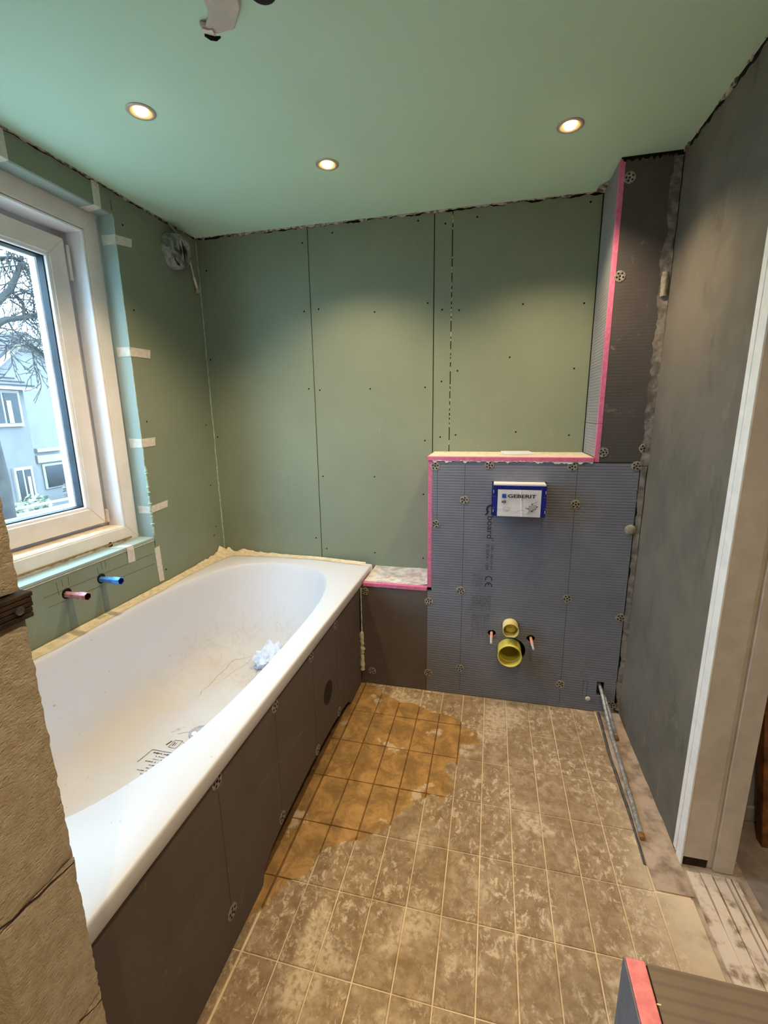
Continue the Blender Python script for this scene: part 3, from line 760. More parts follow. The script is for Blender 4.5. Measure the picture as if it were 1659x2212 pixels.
# ------------------------------------------------------------------ low ledge beside the bath and tall column
lb = thing('bath_ledge', 'low grey boarded ledge with pink front edge between white bath and toilet boxing', 'ledge', (-0.45, 2.18, 0))
MB().box(-0.622, XS - 0.0016, BF, BF + 0.02, 0.001, 0.5425).build('front_panel', BOARD_TUB, lb)
MB().box(-0.606, XS - 0.001, BF - 0.003, BF + 0.02, 0.543, 0.5625).build('pink_edge', PINK, lb, bevel=0.0015)
def dustytop(u, v):
    x, y = -0.606 + u * (XS - 0.001 + 0.606), BF + 0.0205 + v * (YG - 0.001 - BF - 0.0205)
    return (x, y, 0.5625 + 0.003 * max(0, fbm((x, y, 3), 18, 4)) + (0.008 * max(0, u - 0.93) / 0.07))
dt = MB().grid(dustytop, 20, 14)
dt.box(-0.606, XS - 0.001, BF + 0.0207, YG - 0.001, 0.543, 0.5620)
dt.build('ledge_panel', DUSTY, lb, smooth=True)
MB().lathe((-0.515, 2.15, 0.563), (0.1, 0, 1), [(0.026, 0.0), (0.022, 0.006), (0.008, 0.009), (0.0, 0.008)], 9).build('plaster_lump', DUSTY, lb, smooth=True)
for x, z in ((-0.597, 0.516), (-0.568, 0.072)): washer((x, BF - 0.0006, z), lb, WM_Y)
box('corner_joint', BLACK, lb, XS - 0.0020, XS - 0.0004, BF - 0.0008, BF + 0.0005, 0.002, 0.542)
def fo(t): return (-0.6225 + 0.006, BF - 0.007, 0.535 - t * 0.455)
def foam_r(t): return 0.0042 if t < 0.55 else 0.0085
path = [Vector(fo(i / 46)) + Vector((0.006 * fbm((i * .6, 1, 0), 1) if i > 24 else 0, -0.003 if i > 24 else 0, 0)) for i in range(47)]
MB().tube(path, [(0.0036 if i < 25 else 0.0105) * (1 + 0.75 * fbm((i * 0.55, 7, 2), 1.0)) for i in range(47)], 8).build('foam_bead', FOAM, lb, smooth=True)

cb = thing('corner_column', 'tall narrow grey boarded column with pink edge standing from the ledge to the ceiling', 'column', (0.53, 2.18, 1.18))
MB().box(XC + 0.0185, 0.618, BF, BF + 0.02, 1.181, 2.2985).build('front_panel', BOARD_COL, cb)
MB().box(XC - 0.001, XC + 0.018, BF - 0.0012, BF + 0.018, 1.181, 1.338).build('pink_edge', PINK, cb, bevel=0.001)
MB().box(XC, XC + 0.018, BF - 0.0008, BF + 0.018, 1.3395, 2.298).build('pink_edge', PINK, cb, bevel=0.001)
MB().box(XC, XC + 0.018, BF + 0.0185, YG - 0.004, 1.2005, 1.338).build('side_panel', BOARD_SIDE, cb)
MB().box(XC, XC + 0.018, BF + 0.0185, YG - 0.004, 1.3395, 2.298).build('side_panel', BOARD_SIDE, cb)
box('corner_gap', BLACK, cb, XC - 0.0035, XC + 0.001, YG - 0.006, YG - 0.0005, 1.2, 2.298)
box('board_joint', BLACK, cb, XC + 0.019, 0.600, BF - 0.0006, BF + 0.001, 1.1785, 1.1815)
jag(lambda t: ((XC + 0.002 + t * 0.205, BF, ZC), (0, -1, 0)), 40, 'top_gap', BLACK, cb, 0.020, 0.008, 0.0012, 15.0)
for x, z in ((0.462, 2.234), (0.459, 1.899), (0.457, 1.222), (0.611, 1.239)): washer((x, BF - 0.0006, z), cb, WM_Y)
smear('corner_plaster', 0.592, XR(1.7) - 0.001, 1.168, 2.285, 4.0, cb, 0.010)
MB().grid(lambda u, v: (0.603 + 0.026 * u + 0.003 * fbm((u * 3, v * 3, 0), 2), BF - 0.008 - 0.008 * math.sin(math.pi * u) - 0.003 * fbm((u * 4, v * 4, 5), 2), 1.815 + 0.085 * v), 6, 10).build('plaster_dab', plain('pale_plaster_dab', (160, 156, 142), (130, 126, 114), 70, 0.9, 0.5, 120), cb, smooth=True)

# ------------------------------------------------------------------ toilet connections
def T(name, label, cat, loc, group=None): return thing(name, label, cat, loc, group)
gb = T('cistern_access_box', 'blue plastic access box with white printed label, sticking out of grey boxing', 'box', (0.128, 1.98, 0.94))
GY = 1.981
fr = MB()
fr.box(0.0135, 0.0345, GY, BF + 0.03, 0.9475, 1.0835); fr.box(0.2145, 0.2355, GY, BF + 0.03, 0.9475, 1.0835); fr.box(0.0346, 0.2144, GY, BF + 0.03, 1.0665, 1.0835)
fr.build('frame', NAVY, gb, bevel=0.0015)
for z in (0.965, 0.992, 1.022, 1.050):
    MB().box(0.0160, 0.0180, GY - 0.0008, GY + 0.002, z, z + 0.013).build('clip', PAPER if z in (0.965, 1.05) else NAVY, gb)
    MB().box(0.2310, 0.2330, GY - 0.0008, GY + 0.002, z, z + 0.013).build('clip', PAPER if z in (0.965, 1.05) else NAVY, gb)
for z in (0.985, 1.034):
    for xa in (0.0135, 0.2245):
        MB().box(xa, xa + 0.011, GY - 0.0006, GY + 0.002, z, z + 0.0016).build('notch', LINK, gb)
MB().box(0.016, 0.232, GY + 0.003, BF + 0.02, 1.0840, 1.0905).build('top_lip', WHITE, gb)
def lab(u, v):
    x, z = 0.0347 + u * 0.1797, 0.9485 + v * 0.1178
    crease = 0.0016 * math.exp(-((u - 0.53 - 0.06 * (1 - v)) / 0.012) ** 2) + 0.0010 * math.exp(-((v - 0.30 + 0.25 * u) / 0.03) ** 2) * (u < 0.75)
    return (x, GY - 0.0006 - crease - 0.0006 * fbm((u * 4, v * 3, 1), 1.5), z)
lb2 = MB().grid(lab, 60, 24).build('label', PAPER, gb, smooth=True)
box('label_backing', PAPER, gb, 0.0347, 0.2143, GY + 0.003, BF + 0.03, 0.9485, 1.066)
LY = GY - 0.0034
def flat_xz(vs, fs, x, z, name, m, par=lb2): return MB().add([(x + v[0], LY, z + v[1]) for v in vs], fs).build(name, m, par)
vs, fs = text('GEBERIT', 0.0205, 0.00042)
w = max(v[0] for v in vs)
flat_xz([(v[0] * 0.117 / w, v[1] * 1.04) for v in vs], fs, 0.0765, 1.0315, 'lettering', INK)
MB().box(0.0525, 0.0695, LY, LY + 0.001, 1.0300, 1.0475).build('square_print', BLUE, lb2)
mb = MB()
for x0, z0, w, h in ((0.052, 1.0085, 0.004, 0.007), (0.057, 1.0070, 0.003, 0.0085), (0.0615, 1.0055, 0.003, 0.009), (0.066, 1.0075, 0.0035, 0.008), (0.053, 1.0160, 0.016, 0.0012), (0.060, 1.0185, 0.009, 0.0012)):
    mb.box(x0, x0 + w, LY, LY + 0.0008, z0, z0 + h)
mb.build('pictogram', plain('blue_grey_print', (60, 66, 120), (70, 76, 130), 10, 0.7), lb2)
st = []
for p, w in (([(0.058, 0.985), (0.072, 0.9885), (0.088, 0.986), (0.087, 0.979), (0.078, 0.970), (0.064, 0.971), (0.058, 0.985)], 0.0010), ([(0.063, 0.981), (0.084, 0.980)], 0.0009), ([(0.067, 0.977), (0.080, 0.977)], 0.0009), ([(0.112, 0.967), (0.128, 0.977), (0.140, 0.979), (0.152, 0.973)], 0.0009)):
    st.append(stroke(p, w))
mb = MB()
for vs, fs in st: mb.add([(v[0], LY, v[1]) for v in vs], fs)
o = mb.build('pictogram', LINK, lb2); o['kind'] = 'stuff'
mb = MB()
for p in ([(0.166, 0.978), (0.166, 0.998), (0.194, 1.0), (0.196, 0.986), (0.166, 0.974)], [(0.152, 0.986), (0.162, 0.986)], [(0.154, 0.982), (0.154, 0.996)], [(0.160, 0.962), (0.171, 0.966)], [(0.178, 1.0), (0.183, 1.008), (0.196, 1.016)], [(0.168, 0.972), (0.160, 0.966)]):
    vs, fs = stroke(p, 0.0011); mb.add([(v[0], LY, v[1]) for v in vs], fs)
for cx, cz_ in ((0.178, 1.0055), (0.199, 0.9945), (0.179, 0.974), (0.162, 0.985)):
    vs, fs = stroke([(cx - 0.003, cz_), (cx + 0.003, cz_)], 0.004); mb.add([(v[0], LY, v[1]) for v in vs], fs)
o = mb.build('pictogram', INK, lb2); o['kind'] = 'stuff'
mb = MB().prism([(0.1668, 0.9765), (0.1955, 0.9865), (0.1935, 0.9995), (0.1668, 0.9975)], 'Y', LY + 0.0003, LY + 0.0010)
mb.build('pictogram', plain('grey_panel_print', (176, 176, 184), (170, 170, 178), 10, 0.7), lb2)

fp = T('flush_pipe', 'cream yellow capped flush pipe, the smaller and upper pipe in grey boxing', 'pipe', (0.119, 1.99, 0.39))
flat = []
def fcut(c, r, y):
    out = []
    for k in range(40):
        an = 2 * math.pi * k / 40
        x, z = r * math.cos(an), r * math.sin(an)
        out.append((c[0] + x, y, c[1] + max(z, -r * 0.86)))
    return out
c0 = (0.1185, 0.400)
rings = [fcut(c0, 0.0365, BF + 0.03), fcut(c0, 0.0365, BF - 0.058), fcut(c0, 0.0335, BF - 0.0585), fcut(c0, 0.0325, BF - 0.02)]
vs = [p for r_ in rings for p in r_]
MB().add(vs, [(i * 40 + k, i * 40 + (k + 1) % 40, (i + 1) * 40 + (k + 1) % 40, (i + 1) * 40 + k) for i in range(3) for k in range(40)]).build('sleeve', CREAMP, fp, smooth=True)
MB().lathe((c0[0], BF - 0.016, c0[1]), (0, -1, 0), [(0.032, -0.002), (0.031, 0.0), (0.023, 0.001), (0.022, 0.012), (0.018, 0.015), (0.008, 0.016), (0.0065, 0.022), (0.0, 0.023)], 30).build('plug', YELLOW, fp, smooth=True)
dp = T('drain_pipe', 'bright yellow drain socket, the larger and lower open pipe in grey boxing', 'pipe', (0.119, 1.99, 0.21))
c1 = (0.1185, BF, 0.277)
MB().lathe(c1, (0, -1, 0), [(0.0545, -0.03), (0.0545, 0.060), (0.0555, 0.068), (0.0545, 0.070), (0.0515, 0.070), (0.0505, 0.062), (0.0500, 0.030), (0.046, 0.026), (0.0455, -0.02)], 40).build('socket', YELLOW, dp, smooth=True)
MB().lathe((c1[0], BF, c1[2]), (0, -1, 0), [(0.0455, -0.019), (0.0455, -0.014), (0.0, -0.014)], 36).build('inner_cap', YDARK, dp, smooth=True)
MB().lathe((c1[0], BF, c1[2]), (0, -1, 0), [(0.0470, 0.0262), (0.0463, 0.0267), (0.0463, 0.0262)], 36, True).build('seal_ring', BLACK, dp)
for k, (x, z, dz, lab_) in enumerate(((0.034, 0.352, 0, 'pink sleeved threaded bolt with white end, left of the cream flush pipe'), (0.214, 0.343, 0, 'pink sleeved threaded bolt with white end, right of the cream flush pipe'))):
    bo = T('mounting_bolt', lab_, 'bolt', (x, 1.99, z - 0.01), 'toilet mounting bolts')
    dx = -0.004 if k == 0 else 0.006
    MB().tube([(x, BF + 0.03, z), (x + dx * 0.5, BF - 0.06, z - 0.001)], [0.0070, 0.0066], 14).build('sleeve', SLEEVE, bo, smooth=True)
    MB().tube([(x + dx * 0.5, BF - 0.0602, z - 0.001), (x + dx * 0.75, BF - 0.096, z - 0.002)], [0.0050, 0.0048], 12).build('threaded_end', BOLTW, bo, smooth=True)
    # half ring of torn foam in the hole
    MB().tube([(x + 0.0175 * math.cos(a), BF - 0.0004, z - 0.002 + 0.0175 * math.sin(a)) for a in [math.pi * (1.08 + 0.84 * i / 10) for i in range(11)]], 0.0018, 6).build('foam_rim', PINK, bo, smooth=True)

tile_off = MB().hexa([(0.060, 2.135, 1.2002), (0.196, 2.142, 1.2002), (0.176, 2.285, 1.2002), (0.046, 2.272, 1.2002)], [(0.060, 2.135, 1.2072), (0.196, 2.142, 1.2072), (0.176, 2.285, 1.2072), (0.046, 2.272, 1.2072)]).build('tile_offcut', PAPER, bevel=0.0008)
tag(tile_off, 'flat white tile offcut lying on the dusty pink-edged ledge', 'tile')

# ------------------------------------------------------------------ pipes at the foot of the right wall
lp = T('copper_pipe', 'longer grey painted pipe with copper end, lying along the floor by dark wall', 'pipe', (0.535, 1.7, 0))
MB().tube([(0.533, 2.085, 0.140), (0.5395, 2.03, 0.118), (0.5455, 1.96, 0.070), (0.5485, 1.86, 0.032), (0.548, 1.69, 0.0135), (0.541, 1.52, 0.0115), (0.534, 1.395, 0.0105)], 0.0078, 14).build('pipe_body', PIPE, lp, smooth=True)
MB().lathe((0.534, 1.397, 0.0105), (-0.02, -1, 0), [(0.0076, 0.0), (0.0095, 0.006), (0.0095, 0.022), (0.0, 0.022)], 16).build('copper_end', COPPER, lp, smooth=True, angle=30)
sp = T('copper_pipe', 'shorter grey painted pipe with copper end, coming from the floor-level hole', 'pipe', (0.56, 1.95, 0))
MB().tube([(0.5475, 2.085, 0.104), (0.562, 2.03, 0.076), (0.569, 1.98, 0.045), (0.571, 1.92, 0.021), (0.570, 1.872, 0.0135)], 0.0072, 14).build('pipe_body', PIPE, sp, smooth=True)
MB().lathe((0.570, 1.873, 0.0137), (0.0, -1, -0.12), [(0.0072, 0.0), (0.0092, 0.005), (0.0092, 0.020), (0.0, 0.020)], 16).build('copper_end', COPPER, sp, smooth=True, angle=30)

# ------------------------------------------------------------------ bath
TX0, TX1, TY0, TY1 = XL + 0.0025, -0.612, 0.4045, 2.312
TC = Vector((-1.0895, 1.34)); THX, THY = 0.389, 0.838
bt = T('bathtub', 'large white rectangular built-in bath with oval basin under the window', 'bathtub', (-1.09, 1.34, 0))
KZ = [(1.014, 1.010, 0.0), (1.004, 1.003, 0.003), (0.992, 0.994, 0.012), (0.975, 0.975, 0.05), (0.945, 0.930, 0.12), (0.905, 0.865, 0.22), (0.865, 0.800, 0.31), (0.82, 0.745, 0.365), (0.75, 0.68, 0.400), (0.64, 0.58, 0.414), (0.45, 0.42, 0.418), (0.2, 0.2, 0.420), (0.02, 0.02, 0.421)]
def se(an, hx, hy, n=2.9):
    c, s = math.cos(an), math.sin(an)
    r = (abs(c) ** n + abs(s) ** n) ** (-1 / n)
    return TC.x + hx * c * r, TC.y + hy * s * r
def tub_z(x, y):
    """height of the basin surface"""
    best = ZT - 0.421
    for (a, b, d0), (a2, b2, d1) in zip(KZ, KZ[1:]):
        def val(kx, ky): return (abs((x - TC.x) / (THX * kx)) ** 2.9 + abs((y - TC.y) / (THY * ky)) ** 2.9) - 1
        v0, v1 = val(a, b), val(a2, b2)
        if v0 <= 0 <= v1:
            t = v0 / (v0 - v1) if v0 != v1 else 0
            return ZT - (d0 + (d1 - d0) * t)
    return best
angs = sorted([2 * math.pi * i / 128 for i in range(128)] + [math.atan2((cy - TC.y) / THY, (cx - TC.x) / THX) % (2 * math.pi) for cx in (TX0, TX1) for cy in (TY0, TY1)])
NA = len(angs)
def yfar(x): return TY1 if x < -0.95 else TY1 - 0.052 * (x + 0.95) / 0.34
def outer(an, inset=0.0):
    c, s = math.cos(an) * THX, math.sin(an) * THY
    t = min(((TX1 - inset - TC.x) / c if c > 1e-9 else 9e9), ((TX0 + inset - TC.x) / c if c < -1e-9 else 9e9), ((TY1 - inset - TC.y) / s if s > 1e-9 else 9e9), ((TY0 + inset - TC.y) / s if s < -1e-9 else 9e9))
    x, y = TC.x + c * t, TC.y + s * t
    return x, min(y, yfar(x) - inset)
rings = [[outer(a, i_) + (ZT - d_,) for a in angs] for i_, d_ in ((0.014, 0.0425), (0.001, 0.0420), (0.0, 0.0405), (0.0, 0.008), (0.0006, 0.0045), (0.0025, 0.0012), (0.006, 0.0), (0.014, 0.0))]
for kx, ky, d in KZ:
    rings.append([se(a, THX * kx, THY * ky) + (ZT - d,) for a in angs])
vs = [p for r_ in rings for p in r_]
fs = [(i * NA + k, i * NA + (k + 1) % NA, (i + 1) * NA + (k + 1) % NA, (i + 1) * NA + k) for i in range(len(rings) - 1) for k in range(NA)]
fs.append(tuple((len(rings) - 1) * NA + k for k in range(NA)))
MB().add(vs, fs).build('shell', ACRYLIC, bt, smooth=True, angle=70)
dr = MB().lathe((-1.085, 1.335, ZT - 0.419), (0, 0, 1), [(0.040, -0.001), (0.039, 0.003), (0.034, 0.006), (0.018, 0.008), (0.0, 0.008)], 32).build('drain_cover', plain('frosted_grey_cover', (150, 150, 158), (180, 180, 186), 60, 0.4, 0.2, 60), bt, smooth=True)
MB().lathe((-1.095, 1.318, ZT - 0.4135), (0.1, -0.1, 1), [(0.011, 0.0), (0.010, 0.004), (0.0, 0.006)], 12).build('drain_knob', WHITE, dr, smooth=True)
# lines of a printed notice on the bottom, read from the window side
nb = MB()
rr = random.Random(21)
def nline(xa, ya, xb, yb, w=0.0016, dash=False):
    n = max(2, int(math.hypot(xb - xa, yb - ya) / 0.006))
    for i in range(n):
        if dash and rr.random() < 0.22: continue
        p = Vector((xa + (xb - xa) * i / n, ya + (yb - ya) * i / n)); q = Vector((xa + (xb - xa) * (i + (0.8 if dash else 1)) / n, ya + (yb - ya) * (i + (0.8 if dash else 1)) / n))
        t = (q - p).normalized(); nn = Vector((-t.y, t.x)) * w * (rr.uniform(0.6, 1.6) if dash else 1)
        nb.add([(c.x, c.y, tub_z(c.x, c.y) + 0.0012) for c in (p + nn, q + nn, q - nn, p - nn)], [(0, 1, 2, 3)])
for k in range(9):
    y = 1.205 - k * 0.014
    nline(-1.185 + (0.02 if k % 3 else 0), y - 0.002, -1.02 - rr.uniform(0, .04), y + 0.002, 0.0011 if k else 0.0022, True)
nline(-1.20, 1.215, -1.03, 1.219, 0.0009); nline(-1.20, 1.215, -1.21, 1.150, 0.0009)
for k in range(4):
    y = 1.272 - k * 0.013
    nline(-1.110, y, -1.03 - rr.uniform(0, .03), y + 0.003, 0.0010, True)
nline(-1.150, 1.278, -1.118, 1.280, 0.0009); nline(-1.150, 1.278, -1.152, 1.240, 0.0009); nline(-1.152, 1.240, -1.120, 1.240, 0.0009); nline(-1.118, 1.28, -1.120, 1.24, 0.0009)
nline(-1.142, 1.268, -1.142, 1.250, 0.002); nline(-1.134, 1.268, -1.134, 1.250, 0.001)
nline(-1.160, 1.272, -1.168, 1.248, 0.0025)
o = nb.build('printed_notice', GINK, bt); o['label'] = 'small dark printed warning lines'
# dried scribbles of dirt water on the basin wall and floor
sb = MB()
def scrib(pts, w):
    for (xa, ya), (xb, yb) in zip(pts, pts[1:]):
        p, q = Vector((xa, ya)), Vector((xb, yb)); t = (q - p).normalized(); nn = Vector((-t.y, t.x)) * w * rr.uniform(0.4, 1.3)
        sb.add([(c.x, c.y, tub_z(c.x, c.y) + 0.0010) for c in (p + nn, q + nn * 0.8, q - nn * 0.8, p - nn)], [(0, 1, 2, 3)])
def wob(x0, y0, x1, y1, n, amp, seed):
    return [(x0 + (x1 - x0) * i / n + amp * fbm((i * .37, seed, 0), 1), y0 + (y1 - y0) * i / n + amp * fbm((i * .37, seed, 7), 1)) for i in range(n + 1)]
scrib(wob(-1.24, 1.53, -1.235, 1.83, 22, 0.012, 1), 0.0016)
scrib(wob(-1.235, 1.83, -1.10, 1.90, 12, 0.010, 2), 0.0014)
scrib(wob(-1.20, 1.68, -1.15, 1.86, 14, 0.014, 3), 0.0012)
scrib(wob(-1.06, 1.62, -0.99, 1.60, 8, 0.008, 4), 0.0018)
scrib(wob(-1.06, 1.62, -0.98, 1.52, 8, 0.010, 5), 0.0014)
for k in range(7):
    x = -1.12 + k * 0.012
    scrib(wob(x, 1.80, x + 0.015, 1.64, 10, 0.012, 10 + k), 0.0010)
for k in range(16):
    x, y = -1.20 + rr.uniform(0, .12), 1.33 + rr.uniform(-.03, .04)
    scrib(wob(x, y, x + 0.012, y + 0.006, 3, 0.006, 30 + k), 0.0012)
o = sb.build('dirt_marks', plain('tan_dirt', (206, 178, 142), (192, 162, 124), 60, 0.9), bt); o['kind'] = 'stuff'

# grey board panel of the bath front
bp = T('bath_apron', 'long dark grey backer board panel along the bath front above the tiles', 'panel', (-0.635, 1.25, 0))
prof = [(0.4045, 0.001), (0.968, 0.001), (0.985, 0.045), (1.03, 0.066), (1.12, 0.078), (1.28, 0.084), (1.45, 0.086), (1.60, 0.078), (1.74, 0.060), (1.82, 0.040), (1.865, 0.001), (2.0495, 0.001), (2.0495, 0.540), (0.4045, 0.540)]
MB().prism(prof, 'X', -0.6455, -0.6255).build('panel_board', BOARD_TUB, bp)
for y, z in ((0.810, 0.522), (0.814, 0.108), (1.112, 0.102), (1.119, 0.512), (1.427, 0.098), (1.688, 0.082), (1.685, 0.508), (1.411, 0.513)):
    washer((-0.6251, y, z), bp, WM_X)
for y in (0.812, 1.115, 1.42, 1.687):
    MB().box(-0.6266, -0.6252, y - 0.0009, y + 0.0009, 0.13, 0.49).build('printed_line', GINK, bp)
MB().lathe((-0.6256, 1.565, 0.262), (1, 0, 0), [(0.050, -0.001), (0.050, 0.0006), (0.0, 0.0006)], 30).build('round_patch', plain('dark_round_patch', (52, 42, 38), (40, 33, 30), 60, 0.8), bp)  # darker round disc on the panel board
SCUFF = plain('pale_scuff', (120, 108, 96), (100, 90, 82), 60, 0.9)
MB().prism([(0.98, 0.335), (1.335, 0.268), (1.338, 0.276), (0.98, 0.339)], 'X', -0.6262, -0.6251).build('scuff', SCUFF, bp)
for k in range(24):
    y, z = R.uniform(0.5, 1.5), R.uniform(0.12, 0.5); l = R.uniform(0.004, 0.016)
    MB().prism([(y, z), (y + 0.003, z + 0.001), (y + 0.004 + l * .3, z + l), (y + 0.001 + l * .3, z + l)], 'X', -0.6262, -0.6251).build('scuff', SCUFF, bp)

# crumpled fleece strip along the two walls
def fleece_point(t):
    """path along the left wall, round the corner, along the back wall"""
    L1, L2 = TY1 - 0.42, 0.90
    s = t * (L1 + L2)
    if s < L1: return Vector((TX0, 0.42 + s)), Vector((1, 0)), s
    return Vector((TX0 + s - L1, TY1)), Vector((0, -1)), s
def fleece(u, v):
    p, n, s = fleece_point(u)
    L1 = TY1 - 0.42
    dc = abs(s - L1)
    crump = 0.06 + 1.9 * math.exp(-(dc / 0.24) ** 2)
    w = 0.054 + 0.016 * fbm((s * 3, 1, 0), 1.0, 3) + 0.045 * math.exp(-(dc / 0.16) ** 2)
    if s > L1: w *= 0.8
    up = (0.004 + 0.018 * crump * max(0, 0.5 + 0.9 * fbm((s * 16, 3, 1), 1.0, 4))) * (1 - v) ** 2
    x, y = p + n * (0.0015 + v * w)
    lift = 0.0016 + 0.006 * crump * max(0, fbm((x * 14, y * 14, 2), 1.0, 4)) * math.sin(math.pi * min(1, v + 0.15))
    if s > L1: y = min(y, yfar(x) - 0.0015 - v * w)
    k = max(0, dc < 0.0)
    return (x, y, ZT + lift + up)
fl = MB().grid(fleece, 220, 8).build('fleece_strip', FABRIC, smooth=True, angle=180)
tag(fl, 'crumpled cream protective strip along the bath rim against the green walls', 'cloth')
fs_ = MB().grid(lambda u, v: (-0.925 + 0.30 * u, yfar(-0.925 + .30 * u) - 0.012 - 0.030 * v - 0.006 * fbm((u * 7, v, 3), 1), ZT + 0.0012 + 0.003 * max(0, fbm((u * 5, v * 3, 6), 1.5))), 30, 4).build('tape_strip', TAPE, smooth=True)
tag(fs_, 'strip of cream masking tape stuck along far right rim of the white bath', 'tape')

# film ball in the basin
bm = bmesh.new(); bmesh.ops.create_icosphere(bm, subdivisions=3, radius=1.0)
bc = Vector((-1.045, 1.845, 0))
bz = tub_z(bc.x, bc.y)
mb = MB()
for v in bm.verts:
    d = 0.85 + 0.75 * abs(fbm(v.co * 1.5, 1.0, 2)) - 0.35 * abs(fbm(v.co * 3.5 + Vector((3, 1, 2)), 1.0, 2)) + R.uniform(-.09, .09)
    p = Vector((v.co.x * 0.060, v.co.y * 0.078, v.co.z * 0.040)) * d
    x, y = bc.x + p.x, bc.y + p.y
    mb.v.append((x, y, max(tub_z(x, y) + 0.002, tub_z(x, y) + 0.030 + p.z)))
mb.f = [tuple(v.index for v in f.verts) for f in bm.faces]
bm.free()
tag(mb.build('plastic_film', BAGM), 'crumpled ball of bluish white plastic film lying in the bath', 'plastic film')

# ------------------------------------------------------------------ water pipe stubs in the left wall
def stub(y, z, m, m_in, lab_, seed):
    t_ = T('pipe_stub', lab_, 'pipe', (XL, y, z - 0.02), 'water pipe stubs under the window')
    MB().lathe((XL, y, z), (1, 0, 0), [(0.0, 0.0003), (0.020, 0.0005), (0.021, 0.0)], 20).build('wall_hole', BLACK, t_)
    MB().lathe((XL + 0.001, y - 0.002, z - 0.003), (1, -0.04, 0.015), [(0.0125, 0.0), (0.0135, 0.03), (0.0135, 0.062), (0.0165, 0.066), (0.0165, 0.100), (0.0155, 0.102), (0.0142, 0.1021)], 6).build('cap', m, t_, bevel=0.0015)
    MB().lathe((XL + 0.001, y - 0.002, z - 0.003), (1, -0.04, 0.015), [(0.0141, 0.1019), (0.0132, 0.100), (0.0125, 0.066), (0.0, 0.066)], 6).build('socket', m_in, t_)  # inside coloured darker to stand for shade in the opening
stub(1.279, 0.743, REDP, REDIN, 'chalky red capped pipe stub sticking out of the green wall under the window', 1)
stub(1.438, 0.744, BLUEP, BLUEIN, 'bright blue capped pipe stub sticking out of the green wall under the window', 2)

# ------------------------------------------------------------------ masking tape pieces round the window
def strip3(pts, w0, name_label, th=0.0009):
    """tape folded along a polyline: pts = list of (left point, right point) pairs"""
    mb = MB()
    vs = []
    for a, b in pts: vs += [a, b]
    mb.add(vs, [(2 * i, 2 * i + 1, 2 * i + 3, 2 * i + 2) for i in range(len(pts) - 1)])
    o = mb.build('masking_tape', TAPE)
    sm = o.modifiers.new('thickness', 'SOLIDIFY'); sm.thickness = th; sm.offset = 0
    return tag(o, name_label, 'tape', 'masking tape pieces round the window')
E_ = 0.0012
WX = XL + E_
def side_tape(z0, z1, y2, dz, lab_):
    RY = OY1 - E_
    strip3([((XL - 0.066, RY, z1 + 0.002), (XL - 0.064, RY, z0 - 0.001)), ((XL - 0.001, RY, z1), (XL - 0.001, RY, z0)), ((WX, OY1 + 0.001, z1), (WX, OY1 + 0.001, z0)), ((WX, y2, z1 + dz), (WX, y2 - 0.006, z0 + dz * 1.1))], 0, lab_)
side_tape(2.098, 2.134, 1.850, 0.012, 'cream tape folded round the window reveal, topmost of the four pieces on the right edge')
side_tape(1.654, 1.692, 1.882, 0.002, 'cream tape folded round the window reveal, second from the top on the right edge')
side_tape(1.257, 1.296, 1.845, 0.003, 'cream tape folded round the window reveal, third from the top on the right edge')
side_tape(0.949, 0.982, 1.878, 0.008, 'cream tape folded round the window reveal, lowest on the right edge above white foam')
HZ = OZ1 - E_
strip3([((WX, 1.667, 2.296), (WX, 1.704, 2.300)), ((WX, 1.667, OZ1 + 0.001), (WX, 1.702, OZ1 + 0.001)), ((XL - 0.001, 1.667, HZ), (XL - 0.001, 1.703, HZ)), ((XL - 0.074, 1.672, HZ), (XL - 0.074, 1.716, HZ))], 0, 'cream tape over the window lintel near its right corner, folded under')
strip3([((WX, 1.300, 2.296), (WX, 1.338, 2.298)), ((WX, 1.302, OZ1 + 0.001), (WX, 1.340, OZ1 + 0.001)), ((XL - 0.001, 1.303, HZ), (XL - 0.001, 1.341, HZ)), ((XL - 0.05, 1.303, HZ), (XL - 0.05, 1.343, HZ))], 0, 'cream tape over the window lintel, cut off by the left picture edge')
SZ_ = OZ0 + 0.004 + E_
strip3([((XL - 0.060, 1.560, SZ_), (XL - 0.052, 1.604, SZ_)), ((XL + 0.0035, 1.583, SZ_), (XL + 0.0035, 1.622, SZ_)), ((XL + 0.0042, 1.584, OZ0 - 0.014), (XL + 0.0042, 1.623, OZ0 - 0.014)), ((WX, 1.585, 0.760), (WX, 1.626, 0.757))], 0, 'cream tape folded over the front edge of the pale window board')
strip3([((WX, 1.750, 0.779), (WX, 1.784, 0.783)), ((WX, 1.752, 0.69), (WX, 1.786, 0.69)), ((WX, 1.757, 0.607), (WX, 1.789, 0.605))], 0, 'vertical cream tape on the green wall just below the window corner')
strip3([((WX, 1.090, 0.815), (WX, 1.125, 0.815)), ((WX, 1.096, 0.78), (WX, 1.133, 0.78)), ((WX, 1.112, 0.752), (WX, 1.146, 0.755))], 0, 'cream tape on the green wall beside the dark timber strip of the block wall')

